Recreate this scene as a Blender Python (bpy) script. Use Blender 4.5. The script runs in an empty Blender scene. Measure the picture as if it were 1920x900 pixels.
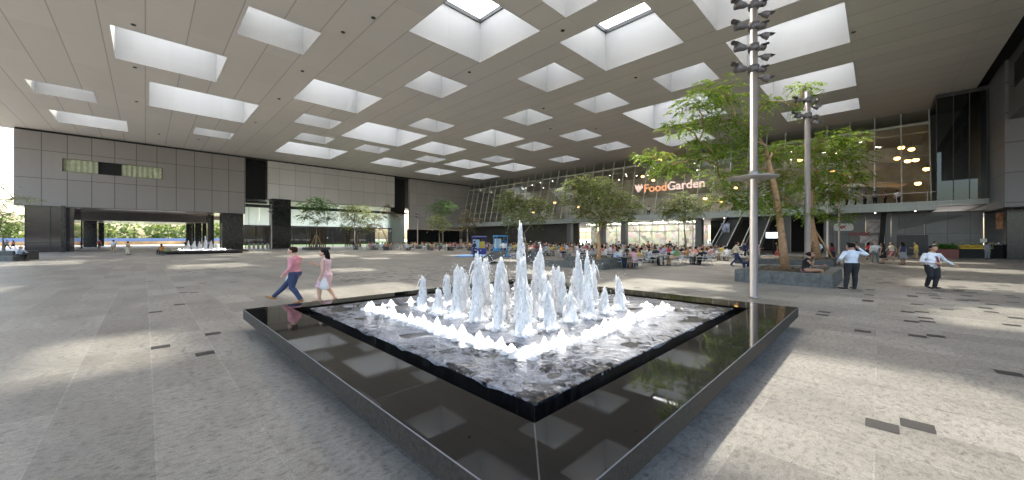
import bpy, bmesh, math, random
import numpy as np
from mathutils import Vector, Matrix
from mathutils.bvhtree import BVHTree

C = bpy.context.scene.collection
SC = bpy.context.scene
R2 = math.sqrt(2)
PI = math.pi
F, HY, CX, CAMZ = 687.5, 447.5, 960.0, 2.0        # focal length and horizon measured on the 1920 px photograph
HC = 18.1                                          # height of the canopy soffit
GRID = PI / 4                                      # the plaza grid (u, v) is turned 45 degrees to the view

# ------------------------------------------------------------------ camera, sky, sun, exposure
cam_d = bpy.data.cameras.new('camera')
cam_d.sensor_width = 36
cam_d.lens = 36 * F / 1920
cam_d.shift_y = -2.5 / 1920
cam_d.clip_start = 0.05
cam_d.clip_end = 3000
cam = bpy.data.objects.new('camera', cam_d)
cam.location = (0, 0, CAMZ)
cam.rotation_euler = (PI / 2, 0, 0)
C.objects.link(cam)
SC.camera = cam

SUN_U, SUN_V, SUN_D = -11.0, -8.0, -18.1           # the way sunlight travels, in plaza grid axes
sx, sy = (SUN_U - SUN_V) / R2, (SUN_U + SUN_V) / R2
sdir = Vector((sx, sy, SUN_D)).normalized()
sun_elev = math.asin(-sdir.z)
sun_az = math.atan2(-sdir.x, -sdir.y)              # clockwise from +Y

world = bpy.data.worlds.new('World')
SC.world = world
world.use_nodes = True
wn = world.node_tree
sky = wn.nodes.new('ShaderNodeTexSky')
sky.sky_type = 'NISHITA'
sky.sun_disc = False
sky.sun_elevation = sun_elev
sky.sun_rotation = sun_az
sky.air_density = 1.0
sky.dust_density = 4.0
sky.ozone_density = 1.0
bg = wn.nodes['Background']
bg.inputs['Strength'].default_value = 0.15
wb = wn.nodes.new('ShaderNodeMixRGB')               # white balance set for the shade
wb.blend_type = 'MULTIPLY'; wb.inputs[0].default_value = 1.0; wb.inputs[2].default_value = (1.05, 1.0, 0.91, 1)
wn.links.new(sky.outputs[0], wb.inputs[1]); wn.links.new(wb.outputs[0], bg.inputs[0])

sun_d = bpy.data.lights.new('sun', 'SUN')
sun_d.energy = 2.0
sun_d.angle = math.radians(1.8)
sun_d.color = (1.0, 0.94, 0.82)
sun = bpy.data.objects.new('sun', sun_d)
sun.rotation_euler = sdir.to_track_quat('-Z', 'Y').to_euler()
sun.location = (0, 0, 60)
C.objects.link(sun)

SC.view_settings.view_transform = 'Standard'
SC.view_settings.look = 'None'
SC.view_settings.gamma = 1
SC.view_settings.exposure = 2.62
SC.view_settings.use_curve_mapping = False
SC.render.engine = 'CYCLES'
SC.cycles.use_denoising = True
SC.cycles.max_bounces = 9
SC.cycles.diffuse_bounces = 5
SC.cycles.glossy_bounces = 4
SC.cycles.transmission_bounces = 4
SC.cycles.transparent_max_bounces = 24
SC.cycles.caustics_reflective = False
SC.cycles.caustics_refractive = False
SC.cycles.sample_clamp_indirect = 6

# ------------------------------------------------------------------ helpers
def XY(u, v):
    return ((u - v) / R2, (u + v) / R2)

def UV(x, y):
    return ((x + y) / R2, (y - x) / R2)

def at(px, py, z=0.0):
    """world point at height z seen at a pixel of the 1920x900 photograph"""
    y = (CAMZ - z) * F / (py - HY)
    return Vector(((px - CX) / F * y, y, z))

def pt(px, py, y):
    """world point at distance y seen at a pixel"""
    return Vector(((px - CX) / F * y, y, CAMZ + (HY - py) / F * y))

class MB:
    """collects shapes; build() links them as ONE mesh object"""
    def __init__(self, off=(0, 0, 0)):
        self.v, self.f, self.m, self.o = [], [], [], off
        self.smooth = set()

    def add(self, vs, fs, mat=0, smooth=False):
        n = len(self.v)
        o = self.o
        self.v += [(a[0] - o[0], a[1] - o[1], a[2] - o[2]) for a in vs]
        for f in fs:
            if smooth:
                self.smooth.add(len(self.f))
            self.f.append([i + n for i in f])
            self.m.append(mat)
        return self

    def box(self, x0, x1, y0, y1, z0, z1, mat=0):
        vs = [(x0, y0, z0), (x1, y0, z0), (x1, y1, z0), (x0, y1, z0), (x0, y0, z1), (x1, y0, z1), (x1, y1, z1), (x0, y1, z1)]
        return self.add(vs, [(0, 3, 2, 1), (4, 5, 6, 7), (0, 1, 5, 4), (1, 2, 6, 5), (2, 3, 7, 6), (3, 0, 4, 7)], mat)

    def cbox(self, x0, x1, y0, y1, z0, z1, c=0.02, mat=0):
        """box with chamfered edges on top and the four uprights"""
        def ring(d, z):
            return [(x0 + d + c, y0 + d, z), (x1 - d - c, y0 + d, z), (x1 - d, y0 + d + c, z), (x1 - d, y1 - d - c, z),
                    (x1 - d - c, y1 - d, z), (x0 + d + c, y1 - d, z), (x0 + d, y1 - d - c, z), (x0 + d, y0 + d + c, z)]
        vs = ring(0, z0) + ring(0, z1 - c) + ring(c, z1)
        fs = [list(range(7, -1, -1)), list(range(16, 24))]
        for k in (0, 8):
            for i in range(8):
                j = (i + 1) % 8
                fs.append((k + i, k + j, k + 8 + j, k + 8 + i))
        return self.add(vs, fs, mat)

    def quad(self, a, b, c, d, mat=0):
        return self.add([a, b, c, d], [(0, 1, 2, 3)], mat)

    def tube(self, pts, rad, n=8, mat=0, caps=True, smooth=True):
        pts = [Vector(p) for p in pts]
        if not hasattr(rad, '__len__'):
            rad = [rad] * len(pts)
        vs, fs = [], []
        up = Vector((0, 0, 1))
        prev = None
        for i, p in enumerate(pts):
            t = (pts[min(i + 1, len(pts) - 1)] - pts[max(i - 1, 0)])
            t = t.normalized() if t.length > 1e-9 else Vector((0, 0, 1))
            if prev is None:
                a = t.cross(up)
                if a.length < 1e-3:
                    a = t.cross(Vector((1, 0, 0)))
            else:
                a = prev - t * prev.dot(t)
            a.normalize()
            prev = a
            b = t.cross(a)
            for k in range(n):
                w = 2 * PI * k / n
                vs.append(tuple(p + (a * math.cos(w) + b * math.sin(w)) * rad[i]))
        for i in range(len(pts) - 1):
            for k in range(n):
                l = (k + 1) % n
                fs.append((i * n + k, i * n + l, i * n + n + l, i * n + n + k))
        if caps:
            fs.append(list(range(n - 1, -1, -1)))
            fs.append([(len(pts) - 1) * n + k for k in range(n)])
        return self.add(vs, fs, mat, smooth)

    def cyl(self, x, y, z0, z1, r0, r1=None, n=16, mat=0):
        return self.tube([(x, y, z0), (x, y, z1)], [r0, r0 if r1 is None else r1], n, mat)

    def ball(self, c, r, n=8, m=6, mat=0):
        rx, ry, rz = (r, r, r) if not hasattr(r, '__len__') else r
        vs, fs = [(c[0], c[1], c[2] - rz)], []
        for i in range(1, m):
            a = -PI / 2 + PI * i / m
            for k in range(n):
                w = 2 * PI * k / n
                vs.append((c[0] + rx * math.cos(a) * math.cos(w), c[1] + ry * math.cos(a) * math.sin(w), c[2] + rz * math.sin(a)))
        vs.append((c[0], c[1], c[2] + rz))
        for k in range(n):
            l = (k + 1) % n
            fs.append((0, 1 + l, 1 + k))
            for i in range(m - 2):
                fs.append((1 + i * n + k, 1 + i * n + l, 1 + i * n + n + l, 1 + i * n + n + k))
            fs.append((len(vs) - 1, 1 + (m - 2) * n + k, 1 + (m - 2) * n + l))
        return self.add(vs, fs, mat, True)

    def mesh(self, name, mats):
        me = bpy.data.meshes.new(name)
        me.from_pydata(self.v, [], self.f)
        for m in (mats if isinstance(mats, (list, tuple)) else [mats]):
            me.materials.append(m)
        me.polygons.foreach_set('material_index', self.m)
        if self.smooth:
            me.polygons.foreach_set('use_smooth', [i in self.smooth for i in range(len(self.f))])
        me.update()
        return me

    def build(self, name, mats, parent=None, rot=0.0, loc=None):
        o = bpy.data.objects.new(name, self.mesh(name, mats))
        C.objects.link(o)
        if parent is not None:
            o.parent = parent
            if loc is not None:
                o.location = loc
        else:
            if loc is None:
                if abs(rot - GRID) < 1e-6:
                    x, y = XY(self.o[0], self.o[1])
                    loc = (x, y, self.o[2])
                else:
                    loc = self.o
            o.location = loc
            o.rotation_euler = (0, 0, rot)
        return o

def tag(o, label, cat, group=None):
    o['label'] = label
    o['category'] = cat
    if group:
        o['group'] = group
    return o

def kind(o, k):
    o['kind'] = k
    return o

def thing(name, label, cat, loc, rot=0.0, group=None):
    o = bpy.data.objects.new(name, None)
    o.empty_display_size = 0.2
    C.objects.link(o)
    o.location = loc
    o.rotation_euler = (0, 0, rot)
    return tag(o, label, cat, group)

def gthing(name, label, cat, u, v, z=0.0, group=None):
    """a thing turned with the plaza grid; its parts use MB((u, v, z))"""
    x, y = XY(u, v)
    return thing(name, label, cat, (x, y, z), GRID, group)

def dup(root, loc, rot, label=None, group=None, scale=None):
    def cp(o, parent):
        c = o.copy()
        C.objects.link(c)
        c.parent = parent
        for ch in kids.get(o.name, []):
            cp(ch, c)
        return c
    kids = {}
    def walk(o):
        kids[o.name] = list(o.children)
        for ch in o.children:
            walk(ch)
    walk(root)
    r = cp(root, None)
    r.location = loc
    r.rotation_euler = (0, 0, rot)
    if scale is not None:
        r.scale = scale
    if label:
        r['label'] = label
    if group:
        r['group'] = group
    return r

# ------------------------------------------------------------------ materials
class NT:
    def __init__(self, name):
        self.m = bpy.data.materials.new(name)
        self.m.use_nodes = True
        self.t = self.m.node_tree
        self.b = self.t.nodes['Principled BSDF']
        self.out = self.t.nodes['Material Output']

    def n(self, typ, **kw):
        x = self.t.nodes.new('ShaderNode' + typ)
        for k, v in kw.items():
            setattr(x, k, v)
        return x

    def l(self, a, b):
        self.t.links.new(a, b)

    def set(self, **kw):
        for k, v in kw.items():
            self.b.inputs[k.replace('_', ' ')].default_value = v
        return self

    def coord(self, which='Object', scale=(1, 1, 1), rot=(0, 0, 0), loc=(0, 0, 0)):
        c = self.n('TexCoord')
        mp = self.n('Mapping')
        mp.inputs['Scale'].default_value = scale
        mp.inputs['Rotation'].default_value = rot
        mp.inputs['Location'].default_value = loc
        self.l(c.outputs[which], mp.inputs['Vector'])
        return mp.outputs[0]

    def noise(self, vec, scale=5, detail=4, rough=0.6, dist=0.0):
        x = self.n('TexNoise')
        x.inputs['Scale'].default_value = scale
        x.inputs['Detail'].default_value = detail
        x.inputs['Roughness'].default_value = rough
        x.inputs['Distortion'].default_value = dist
        if vec is not None:
            self.l(vec, x.inputs['Vector'])
        return x.outputs['Fac']

    def ramp(self, fac, stops):
        x = self.n('ValToRGB')
        e = x.color_ramp.elements
        while len(e) < len(stops):
            e.new(0.5)
        for i, (p, c) in enumerate(stops):
            e[i].position = p
            e[i].color = (*c, 1) if len(c) == 3 else c
        self.l(fac, x.inputs[0])
        return x.outputs[0]

    def mix(self, fac, a, b, typ='MIX'):
        x = self.n('MixRGB', blend_type=typ)
        for s, val in ((0, fac), (1, a), (2, b)):
            if hasattr(val, 'is_linked') or hasattr(val, 'links'):
                self.l(val, x.inputs[s])
            else:
                x.inputs[s].default_value = val if s == 0 else (*val, 1)
        return x.outputs[0]

    def math(self, op, a, b=0.0, c=None):
        x = self.n('Math', operation=op)
        for s, val in ((0, a), (1, b)) + (((2, c),) if c is not None else ()):
            if hasattr(val, 'links'):
                self.l(val, x.inputs[s])
            else:
                x.inputs[s].default_value = val
        return x.outputs[0]

    def bump(self, h, strength=0.3, dist=0.02):
        x = self.n('Bump')
        x.inputs['Strength'].default_value = strength
        x.inputs['Distance'].default_value = dist
        self.l(h, x.inputs['Height'])
        self.l(x.outputs[0], self.b.inputs['Normal'])

    def base(self, sock):
        self.l(sock, self.b.inputs['Base Color'])
        return self

def mat(name, col, rough=0.6, metal=0.0, var=0.12, scale=6.0, bump=0.0, spec=0.5):
    """plain surface with uneven tone and gloss"""
    t = NT(name)
    v = t.coord()
    n = t.noise(v, scale, 5)
    lo = tuple(c * (1 - var) for c in col)
    hi = tuple(min(1, c * (1 + var)) for c in col)
    t.base(t.ramp(n, [(0.3, lo), (0.7, hi)]))
    t.set(Roughness=rough, Metallic=metal)
    t.b.inputs['Specular IOR Level'].default_value = spec
    if bump:
        t.bump(t.noise(v, scale * 6, 4), bump, 0.01)
    return t.m

def emit(name, col, strength):
    t = NT(name)
    t.set(Base_Color=(*col, 1), Emission_Color=(*col, 1), Emission_Strength=strength)
    return t.m

def lines(t, comp, period, offset, width):
    """1 on thin lines repeated along one axis"""
    a = t.math('ADD', comp, -offset)
    a = t.math('DIVIDE', a, period)
    a = t.math('FRACT', a)
    a = t.math('SUBTRACT', a, 0.5)
    a = t.math('ABSOLUTE', a)
    return t.math('GREATER_THAN', a, 0.5 - width / period)

def panel_mat(name, col, pu, pv, ou=0.0, ov=0.0, ax=('X', 'Y'), wu=0.02, wv=0.012, line=(0.03, 0.03, 0.03), fu=0.8, fv=0.4,
              rough=0.6, var=0.08, streak=(1, 1, 1)):
    """cladding or soffit panels: joint lines, slight change of tone from panel to panel, faint streaks"""
    t = NT(name)
    c = t.n('TexCoord').outputs['Object']
    s = t.n('SeparateXYZ')
    t.l(c, s.inputs[0])
    a, b = s.outputs[ax[0]], s.outputs[ax[1]]
    l1 = t.math('MULTIPLY', lines(t, a, pu, ou, wu), fu)
    l2 = t.math('MULTIPLY', lines(t, b, pv, ov, wv), fv)
    ln = t.math('MAXIMUM', l1, l2)
    ca = t.math('FLOOR', t.math('DIVIDE', t.math('ADD', a, -ou), pu))
    cb = t.math('FLOOR', t.math('DIVIDE', t.math('ADD', b, -ov), pv))
    cv = t.n('CombineXYZ')
    t.l(ca, cv.inputs[0]); t.l(cb, cv.inputs[1])
    wnz = t.n('TexWhiteNoise')
    t.l(cv.outputs[0], wnz.inputs['Vector'])
    mp = t.n('Mapping')
    mp.inputs['Scale'].default_value = streak
    t.l(c, mp.inputs['Vector'])
    nz = t.noise(mp.outputs[0], 0.6, 6, 0.65)
    tone = t.math('ADD', t.math('MULTIPLY', wnz.outputs['Value'], var), t.math('MULTIPLY', nz, var * 2))
    tone = t.math('ADD', tone, 1 - var * 1.5)
    cm = t.n('CombineXYZ')
    for i in range(3):
        t.l(t.math('MULTIPLY', tone, col[i]), cm.inputs[i])
    t.base(t.mix(ln, cm.outputs[0], line))
    t.set(Roughness=rough)
    return t.m

def glass_mat(name, tint=(0.9, 0.95, 0.93), refl=1.0, base_refl=0.0):
    """thin architectural pane: clear, with a reflection that grows towards grazing"""
    t = NT(name)
    tr = t.n('BsdfTransparent')
    tr.inputs[0].default_value = (*tint, 1)
    gl = t.n('BsdfGlossy')
    gl.inputs['Roughness'].default_value = 0.01
    gl.inputs['Color'].default_value = (0.92, 0.97, 0.96, 1)
    fr = t.n('Fresnel')
    fr.inputs['IOR'].default_value = 1.5
    fac = t.math('MINIMUM', t.math('ADD', t.math('MULTIPLY', fr.outputs[0], refl), base_refl), 1.0)
    mx = t.n('MixShader')
    t.l(fac, mx.inputs[0]); t.l(tr.outputs[0], mx.inputs[1]); t.l(gl.outputs[0], mx.inputs[2])
    t.l(mx.outputs[0], t.out.inputs['Surface'])
    return t.m

M = {}
M['soffit'] = panel_mat('soffit panels', (0.78, 0.755, 0.705), 2.4, 7.2, 0.0, 1.64, wu=0.035, wv=0.02, line=(0.38, 0.365, 0.335), fu=0.7, fv=0.2,
                        rough=0.7, var=0.06, streak=(0.5, 0.15, 1))
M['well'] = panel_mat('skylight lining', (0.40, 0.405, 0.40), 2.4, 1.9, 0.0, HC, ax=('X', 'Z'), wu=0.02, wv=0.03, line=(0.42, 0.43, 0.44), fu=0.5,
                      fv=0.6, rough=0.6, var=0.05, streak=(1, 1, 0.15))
M['roof_top'] = mat('roof membrane', (0.4, 0.4, 0.4), 0.8)
M['dark_frame'] = mat('dark window frame', (0.05, 0.055, 0.055), 0.45)
def fritted_glass():
    t = NT('fritted skylight glass')          # white ceramic dots scatter part of the sun
    tr = t.n('BsdfTransparent'); tr.inputs[0].default_value = (0.95, 0.97, 0.97, 1)
    tl = t.n('BsdfTranslucent'); tl.inputs[0].default_value = (0.93, 0.95, 0.95, 1)
    mx = t.n('MixShader'); mx.inputs[0].default_value = 0.52
    t.l(tr.outputs[0], mx.inputs[1]); t.l(tl.outputs[0], mx.inputs[2]); t.l(mx.outputs[0], t.out.inputs['Surface'])
    return t.m
M['sky_glass'] = fritted_glass()

def pave_mat():
    t = NT('granite paving')
    c = t.n('TexCoord').outputs['Object']
    sp = t.n('SeparateXYZ')
    t.l(c, sp.inputs[0])
    cv = t.n('CombineXYZ')                       # courses run along v
    t.l(sp.outputs['Y'], cv.inputs[0]); t.l(sp.outputs['X'], cv.inputs[1])
    mp = t.n('Mapping')
    mp.inputs['Location'].default_value = (-0.03, -0.07, 0)
    t.l(cv.outputs[0], mp.inputs['Vector'])
    br = t.n('TexBrick')
    br.offset = 0.5
    br.inputs['Scale'].default_value = 1.0
    br.inputs['Brick Width'].default_value = 1.9
    br.inputs['Row Height'].default_value = 0.805
    br.inputs['Mortar Size'].default_value = 0.008
    br.inputs['Mortar Smooth'].default_value = 0.3
    br.inputs['Bias'].default_value = 0.0
    br.inputs['Color1'].default_value = (0.315, 0.298, 0.27, 1)
    br.inputs['Color2'].default_value = (0.225, 0.212, 0.193, 1)
    br.inputs['Mortar'].default_value = (0.33, 0.315, 0.29, 1)
    t.l(mp.outputs[0], br.inputs['Vector'])
    fine = t.noise(t.coord(scale=(1.0, 1.6, 1)), 11, 8, 0.75, 0.6)
    speck = t.noise(t.coord(), 70, 3, 0.7)
    mid = t.noise(t.coord(scale=(1.0, 0.45, 1)), 1.1, 6, 0.65)
    big = t.noise(t.coord(), 0.09, 4, 0.6)
    col = t.mix(1.0, br.outputs['Color'], t.ramp(fine, [(0.32, (0.42, 0.41, 0.40)), (0.50, (1, 1, 1)), (0.78, (1.32, 1.31, 1.28))]), 'MULTIPLY')
    col = t.mix(1.0, col, t.ramp(speck, [(0.35, (0.70, 0.70, 0.69)), (0.6, (1.10, 1.10, 1.10))]), 'MULTIPLY')
    col = t.mix(1.0, col, t.ramp(mid, [(0.3, (0.76, 0.75, 0.74)), (0.7, (1.18, 1.17, 1.15))]), 'MULTIPLY')
    col = t.mix(1.0, col, t.ramp(big, [(0.35, (0.90, 0.89, 0.90)), (0.65, (1.07, 1.07, 1.05))]), 'MULTIPLY')
    # dark natural veins wandering along the courses
    w = t.n('TexWave', wave_type='BANDS', bands_direction='X')
    w.inputs['Scale'].default_value = 0.62
    w.inputs['Distortion'].default_value = 3.2
    w.inputs['Detail'].default_value = 5
    w.inputs['Detail Scale'].default_value = 1.3
    w.inputs['Detail Roughness'].default_value = 0.72
    t.l(c, w.inputs['Vector'])
    brk = t.noise(t.coord(), 1.6, 4, 0.6)
    vein = t.math('MULTIPLY', t.ramp(w.outputs['Fac'], [(0.0, (1, 1, 1)), (0.05, (0, 0, 0))]), t.ramp(brk, [(0.5, (0, 0, 0)), (0.66, (1, 1, 1))]))
    col = t.mix(t.math('MULTIPLY', vein, 0.8), col, (0.13, 0.12, 0.115))
    t.base(col)
    t.l(t.ramp(mid, [(0.3, (0.42, 0.42, 0.42)), (0.7, (0.6, 0.6, 0.6))]), t.b.inputs['Roughness'])
    t.bump(t.math('ADD', fine, t.math('MULTIPLY', br.outputs['Fac'], -0.5)), 0.25, 0.004)
    return t.m
M['paving'] = pave_mat()

def granite_black():
    t = NT('polished black granite')
    v = t.coord()
    sp = t.noise(v, 160, 3, 0.8)
    col = t.ramp(sp, [(0.45, (0.006, 0.006, 0.0065)), (0.72, (0.035, 0.034, 0.033))])
    t.base(col)
    sm = t.noise(v, 2.2, 5, 0.6)
    t.l(t.ramp(sm, [(0.3, (0.02, 0.02, 0.02)), (0.75, (0.06, 0.06, 0.06))]), t.b.inputs['Roughness'])
    t.b.inputs['IOR'].default_value = 1.47
    return t.m
M['black_granite'] = granite_black()
M['granite_edge'] = mat('honed granite edge', (0.042, 0.036, 0.030), 0.6, var=0.45, scale=30, spec=0.25)
M['seam_glint'] = mat('pale joint and arris glint', (0.17, 0.17, 0.17), 0.5, spec=0.3)
M['dark_tile'] = mat('dark granite tile', (0.035, 0.033, 0.033), 0.5, var=0.3, scale=40)
M['black_stone'] = mat('black stone cladding', (0.012, 0.013, 0.014), 0.18, var=0.3, scale=3)
M['plinth'] = mat('shadow gap plinth', (0.03, 0.03, 0.03), 0.7)
M['wall_a'] = panel_mat('grey metal cladding', (0.29, 0.275, 0.265), 2.45, 4.1, -13.3, 6.85, ax=('X', 'Z'), wu=0.05, wv=0.05, line=(0.07, 0.066, 0.062),
                        fu=0.75, fv=0.7, rough=0.5, var=0.10, streak=(1, 1, 0.2))
M['wall_b'] = panel_mat('light grey metal cladding', (0.60, 0.60, 0.57), 2.9, 3.2, 17.6, 10.0, ax=('X', 'Z'), wu=0.04, wv=0.05, line=(0.12, 0.12, 0.12),
                        fu=0.4, fv=0.6, rough=0.5, var=0.09, streak=(1, 1, 0.2))
M['wall_c'] = panel_mat('mid grey metal cladding', (0.40, 0.395, 0.385), 2.9, 3.2, 49.3, 4.5, ax=('X', 'Z'), wu=0.04, wv=0.05, line=(0.08, 0.08, 0.08),
                        fu=0.35, fv=0.4, rough=0.5, var=0.08, streak=(1, 1, 0.2))
M['right_clad'] = panel_mat('blue grey metal cladding', (0.16, 0.165, 0.18), 3.4, 2.75, -7.4, 5.3, ax=('Y', 'Z'), wu=0.04, wv=0.05, line=(0.05, 0.05, 0.055),
                            fu=0.6, fv=0.8, rough=0.35, var=0.12, streak=(1, 1, 0.3))
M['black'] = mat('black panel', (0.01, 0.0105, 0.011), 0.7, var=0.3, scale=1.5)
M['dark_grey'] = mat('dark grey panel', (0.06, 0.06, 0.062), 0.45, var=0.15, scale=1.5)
M['mid_grey'] = mat('mid grey panel', (0.16, 0.16, 0.165), 0.5, var=0.12, scale=1.2)
M['facade_glass'] = glass_mat('facade glass', (0.88, 0.93, 0.89), 0.14, 0.02)
M['dark_glass'] = glass_mat('dark shopfront glass', (0.32, 0.36, 0.36), 0.5, 0.03)
M['pale_glass'] = glass_mat('pale lobby glass', (0.86, 0.95, 0.93), 0.8)
M['mullion'] = mat('pale steel mullion', (0.66, 0.69, 0.66), 0.4, 0.15)
M['fascia'] = panel_mat('grey green glass fascia', (0.33, 0.37, 0.37), 2.4, 0.5, 0.0, 5.2, ax=('Y', 'Z'), wu=0.04, wv=0.02, line=(0.5, 0.55, 0.55), fu=0.4,
                        fv=0.25, rough=0.2, var=0.1)
M['steel'] = mat('brushed stainless steel', (0.42, 0.38, 0.36), 0.4, 0.6, var=0.08, scale=3)
M['white_paint'] = mat('white paint', (0.8, 0.8, 0.79), 0.5, var=0.04)

# ------------------------------------------------------------------ the canopy with its skylights
OPEN = []
def nu(n): return 2.4 * n
def nv(m): return 11.27 + 2.408 * m
for a, b, c, d in [(8, 10, 8, 10), (15, 18, 12, 15), (14, 16, 8, 10), (11, 13, 13, 15), (14, 17, 17, 20), (19, 21, 12, 14), (16, 18, 21, 23),
                   (19, 22, 20, 23), (20, 22, 17, 19), (23, 26, 18, 21), (19, 22, 25, 28), (24, 27, 24, 27), (11, 13, 4, 6), (15, 17, 4, 6),
                   (18, 22, 1, 5), (19, 21, 8, 10), (23, 25, 8, 10), (24, 26, 13, 15), (24, 27, 3, 6), (15, 17, 0, 2), (5, 8, 12, 15), (6, 8, 17, 19),
                   (7, 9, 21, 23), (7, 11, 24, 28), (9, 13, 16, 20), (11, 13, 21, 23), (14, 17, 24, 27), (10, 13, 0, 3), (14, 17, -4, -1),
                   (19, 22, -4, -1), (24, 26, -4, -1), (6, 9, 3, 6), (6, 9, -3, 2), (10, 13, -4, -1)]:
    OPEN.append((nu(a), nu(b), nv(c), nv(d)))
OPEN += [(-1.9, 5.15, 40.8, 48.1), (0.3, 9.7, 52.75, 62.4), (-8.6, -4.0, 60.8, 65.6), (-8.5, -1.8, 72.9, 79.9), (5.1, 9.7, 69.7, 74.3), (5.05, 9.75, 30.8, 35.6)]
# further skylights over and behind the viewpoint
OPEN += [(9.0, 13.8, 16.1, 20.9), (nu(-3), nu(0), nv(4), nv(7)), (nu(1), nu(4), nv(2), nv(4)), (nu(0), nu(3), nv(-3), nv(-1)),
         (nu(-5), nu(-3), nv(-2), nv(1)), (nu(-2), nu(0), nv(0), nv(2))]
CU0, CU1, CV0, CV1, HT = -22.0, 96.0, -7.4, 89.5, 21.9

def in_open(u, v):
    return any(a < u < b and c < v < d for a, b, c, d in OPEN)

def sheet(mb, z, flip, mat_i=0):
    us = sorted({CU0, CU1, *[x for o in OPEN for x in o[:2]]})
    vs = sorted({CV0, CV1, *[x for o in OPEN for x in o[2:]]})
    for i in range(len(us) - 1):
        j = 0
        while j < len(vs) - 1:
            if in_open((us[i] + us[i + 1]) / 2, (vs[j] + vs[j + 1]) / 2):
                j += 1
                continue
            k = j
            while k + 1 < len(vs) - 1 and not in_open((us[i] + us[i + 1]) / 2, (vs[k + 1] + vs[k + 2]) / 2):
                k += 1
            q = [(us[i], vs[j], z), (us[i + 1], vs[j], z), (us[i + 1], vs[k + 1], z), (us[i], vs[k + 1], z)]
            mb.quad(*(q[::-1] if flip else q), mat=mat_i)
            j = k + 1

canopy = gthing('plaza_canopy', 'huge grey flat canopy pierced by rows of square white skylights over the whole plaza', 'canopy', 0, 0, 0)
mb = MB(); sheet(mb, HC, True); mb.build('soffit', M['soffit'], canopy)
mb = MB(); sheet(mb, HT, False)
mb.quad((CU0, CV0, HC), (CU1, CV0, HC), (CU1, CV0, HT), (CU0, CV0, HT))
mb.quad((CU0, CV0, HC), (CU0, CV0, HT), (CU0, CV1, HT), (CU0, CV1, HC))
mb.quad((CU1, CV0, HC), (CU1, CV1, HC), (CU1, CV1, HT), (CU1, CV0, HT))
mb.quad((CU0, CV1, HC), (CU0, CV1, HT), (CU1, CV1, HT), (CU1, CV1, HC))
mb.build('roof_deck', M['roof_top'], canopy)
for a, b, c, d in OPEN:
    cu, cvv = (a + b) / 2, (c + d) / 2
    mb = MB((cu, cvv, HC))
    z0, z1, e = HC - 0.03, HT - 0.003, 0.003
    a2, b2, c2, d2 = a + e, b - e, c + e, d - e
    mb.quad((a2, c2, z0), (a2, d2, z0), (a2, d2, z1), (a2, c2, z1))
    mb.quad((b2, c2, z0), (b2, c2, z1), (b2, d2, z1), (b2, d2, z0))
    mb.quad((a2, c2, z0), (a2, c2, z1), (b2, c2, z1), (b2, c2, z0))
    mb.quad((a2, d2, z0), (b2, d2, z0), (b2, d2, z1), (a2, d2, z1))
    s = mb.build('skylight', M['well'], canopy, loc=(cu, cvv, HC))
    mb = MB((cu, cvv, HC))
    w = 0.13
    zf = HT - 0.26
    for x0, x1, y0, y1 in ((a2, b2, c2, c2 + w), (a2, b2, d2 - w, d2), (a2, a2 + w, c2 + w, d2 - w), (b2 - w, b2, c2 + w, d2 - w)):
        mb.box(x0, x1, y0, y1, zf, HT + 0.1)
    k = int(round((b - a) / 2.4))
    for i in range(1, k):
        if k > 2 and i == 1 or k == 4:
            x = a + (b - a) * i / k
            mb.box(x - 0.05, x + 0.05, c2 + w, d2 - w, zf + 0.05, HT + 0.05)
    mb.build('frame', M['dark_frame'], s, loc=(0, 0, 0))
    mb = MB((cu, cvv, HC))
    mb.quad((a2 + w, c2 + w, HT + 0.06), (b2 - w, c2 + w, HT + 0.06), (b2 - w, d2 - w, HT + 0.06), (a2 + w, d2 - w, HT + 0.06))
    mb.build('glazing', M['sky_glass'], s, loc=(0, 0, 0))

# ------------------------------------------------------------------ ground
mb = MB()
G0 = 1600
mb.quad((-G0, -G0, -0.012), (G0, -G0, -0.012), (G0, G0, -0.012), (-G0, G0, -0.012))
M['far_ground'] = mat('far ground', (0.30, 0.29, 0.27), 0.8, var=0.2, scale=0.05)
kind(mb.build('ground', M['far_ground'], rot=GRID), 'structure')
mb = MB()
mb.quad((-60, -60, 0), (120, -60, 0), (120, 165, 0), (-60, 165, 0))
kind(mb.build('plaza_paving', M['paving'], rot=GRID), 'structure')

# ------------------------------------------------------------------ left building: grey cladding over a passage
VW = 87.4
M['passage_soffit'] = panel_mat('pinkish metal soffit', (0.72, 0.64, 0.62), 2.4, 3.0, 0, 0, wu=0.03, wv=0.03, line=(0.2, 0.17, 0.17), fu=0.5, fv=0.5, rough=0.2, var=0.08)
M['passage_soffit'].node_tree.nodes['Principled BSDF'].inputs['Metallic'].default_value = 0.75
M['curtain'] = mat('pale green curtain', (0.47, 0.52, 0.36), 0.8, var=0.2, scale=2)
M['pink_glass'] = mat('dark reflective glass', (0.05, 0.042, 0.042), 0.06, var=0.2, scale=0.5)
M['wood'] = mat('warm timber screen', (0.28, 0.15, 0.06), 0.5, var=0.25, scale=3)

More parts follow.
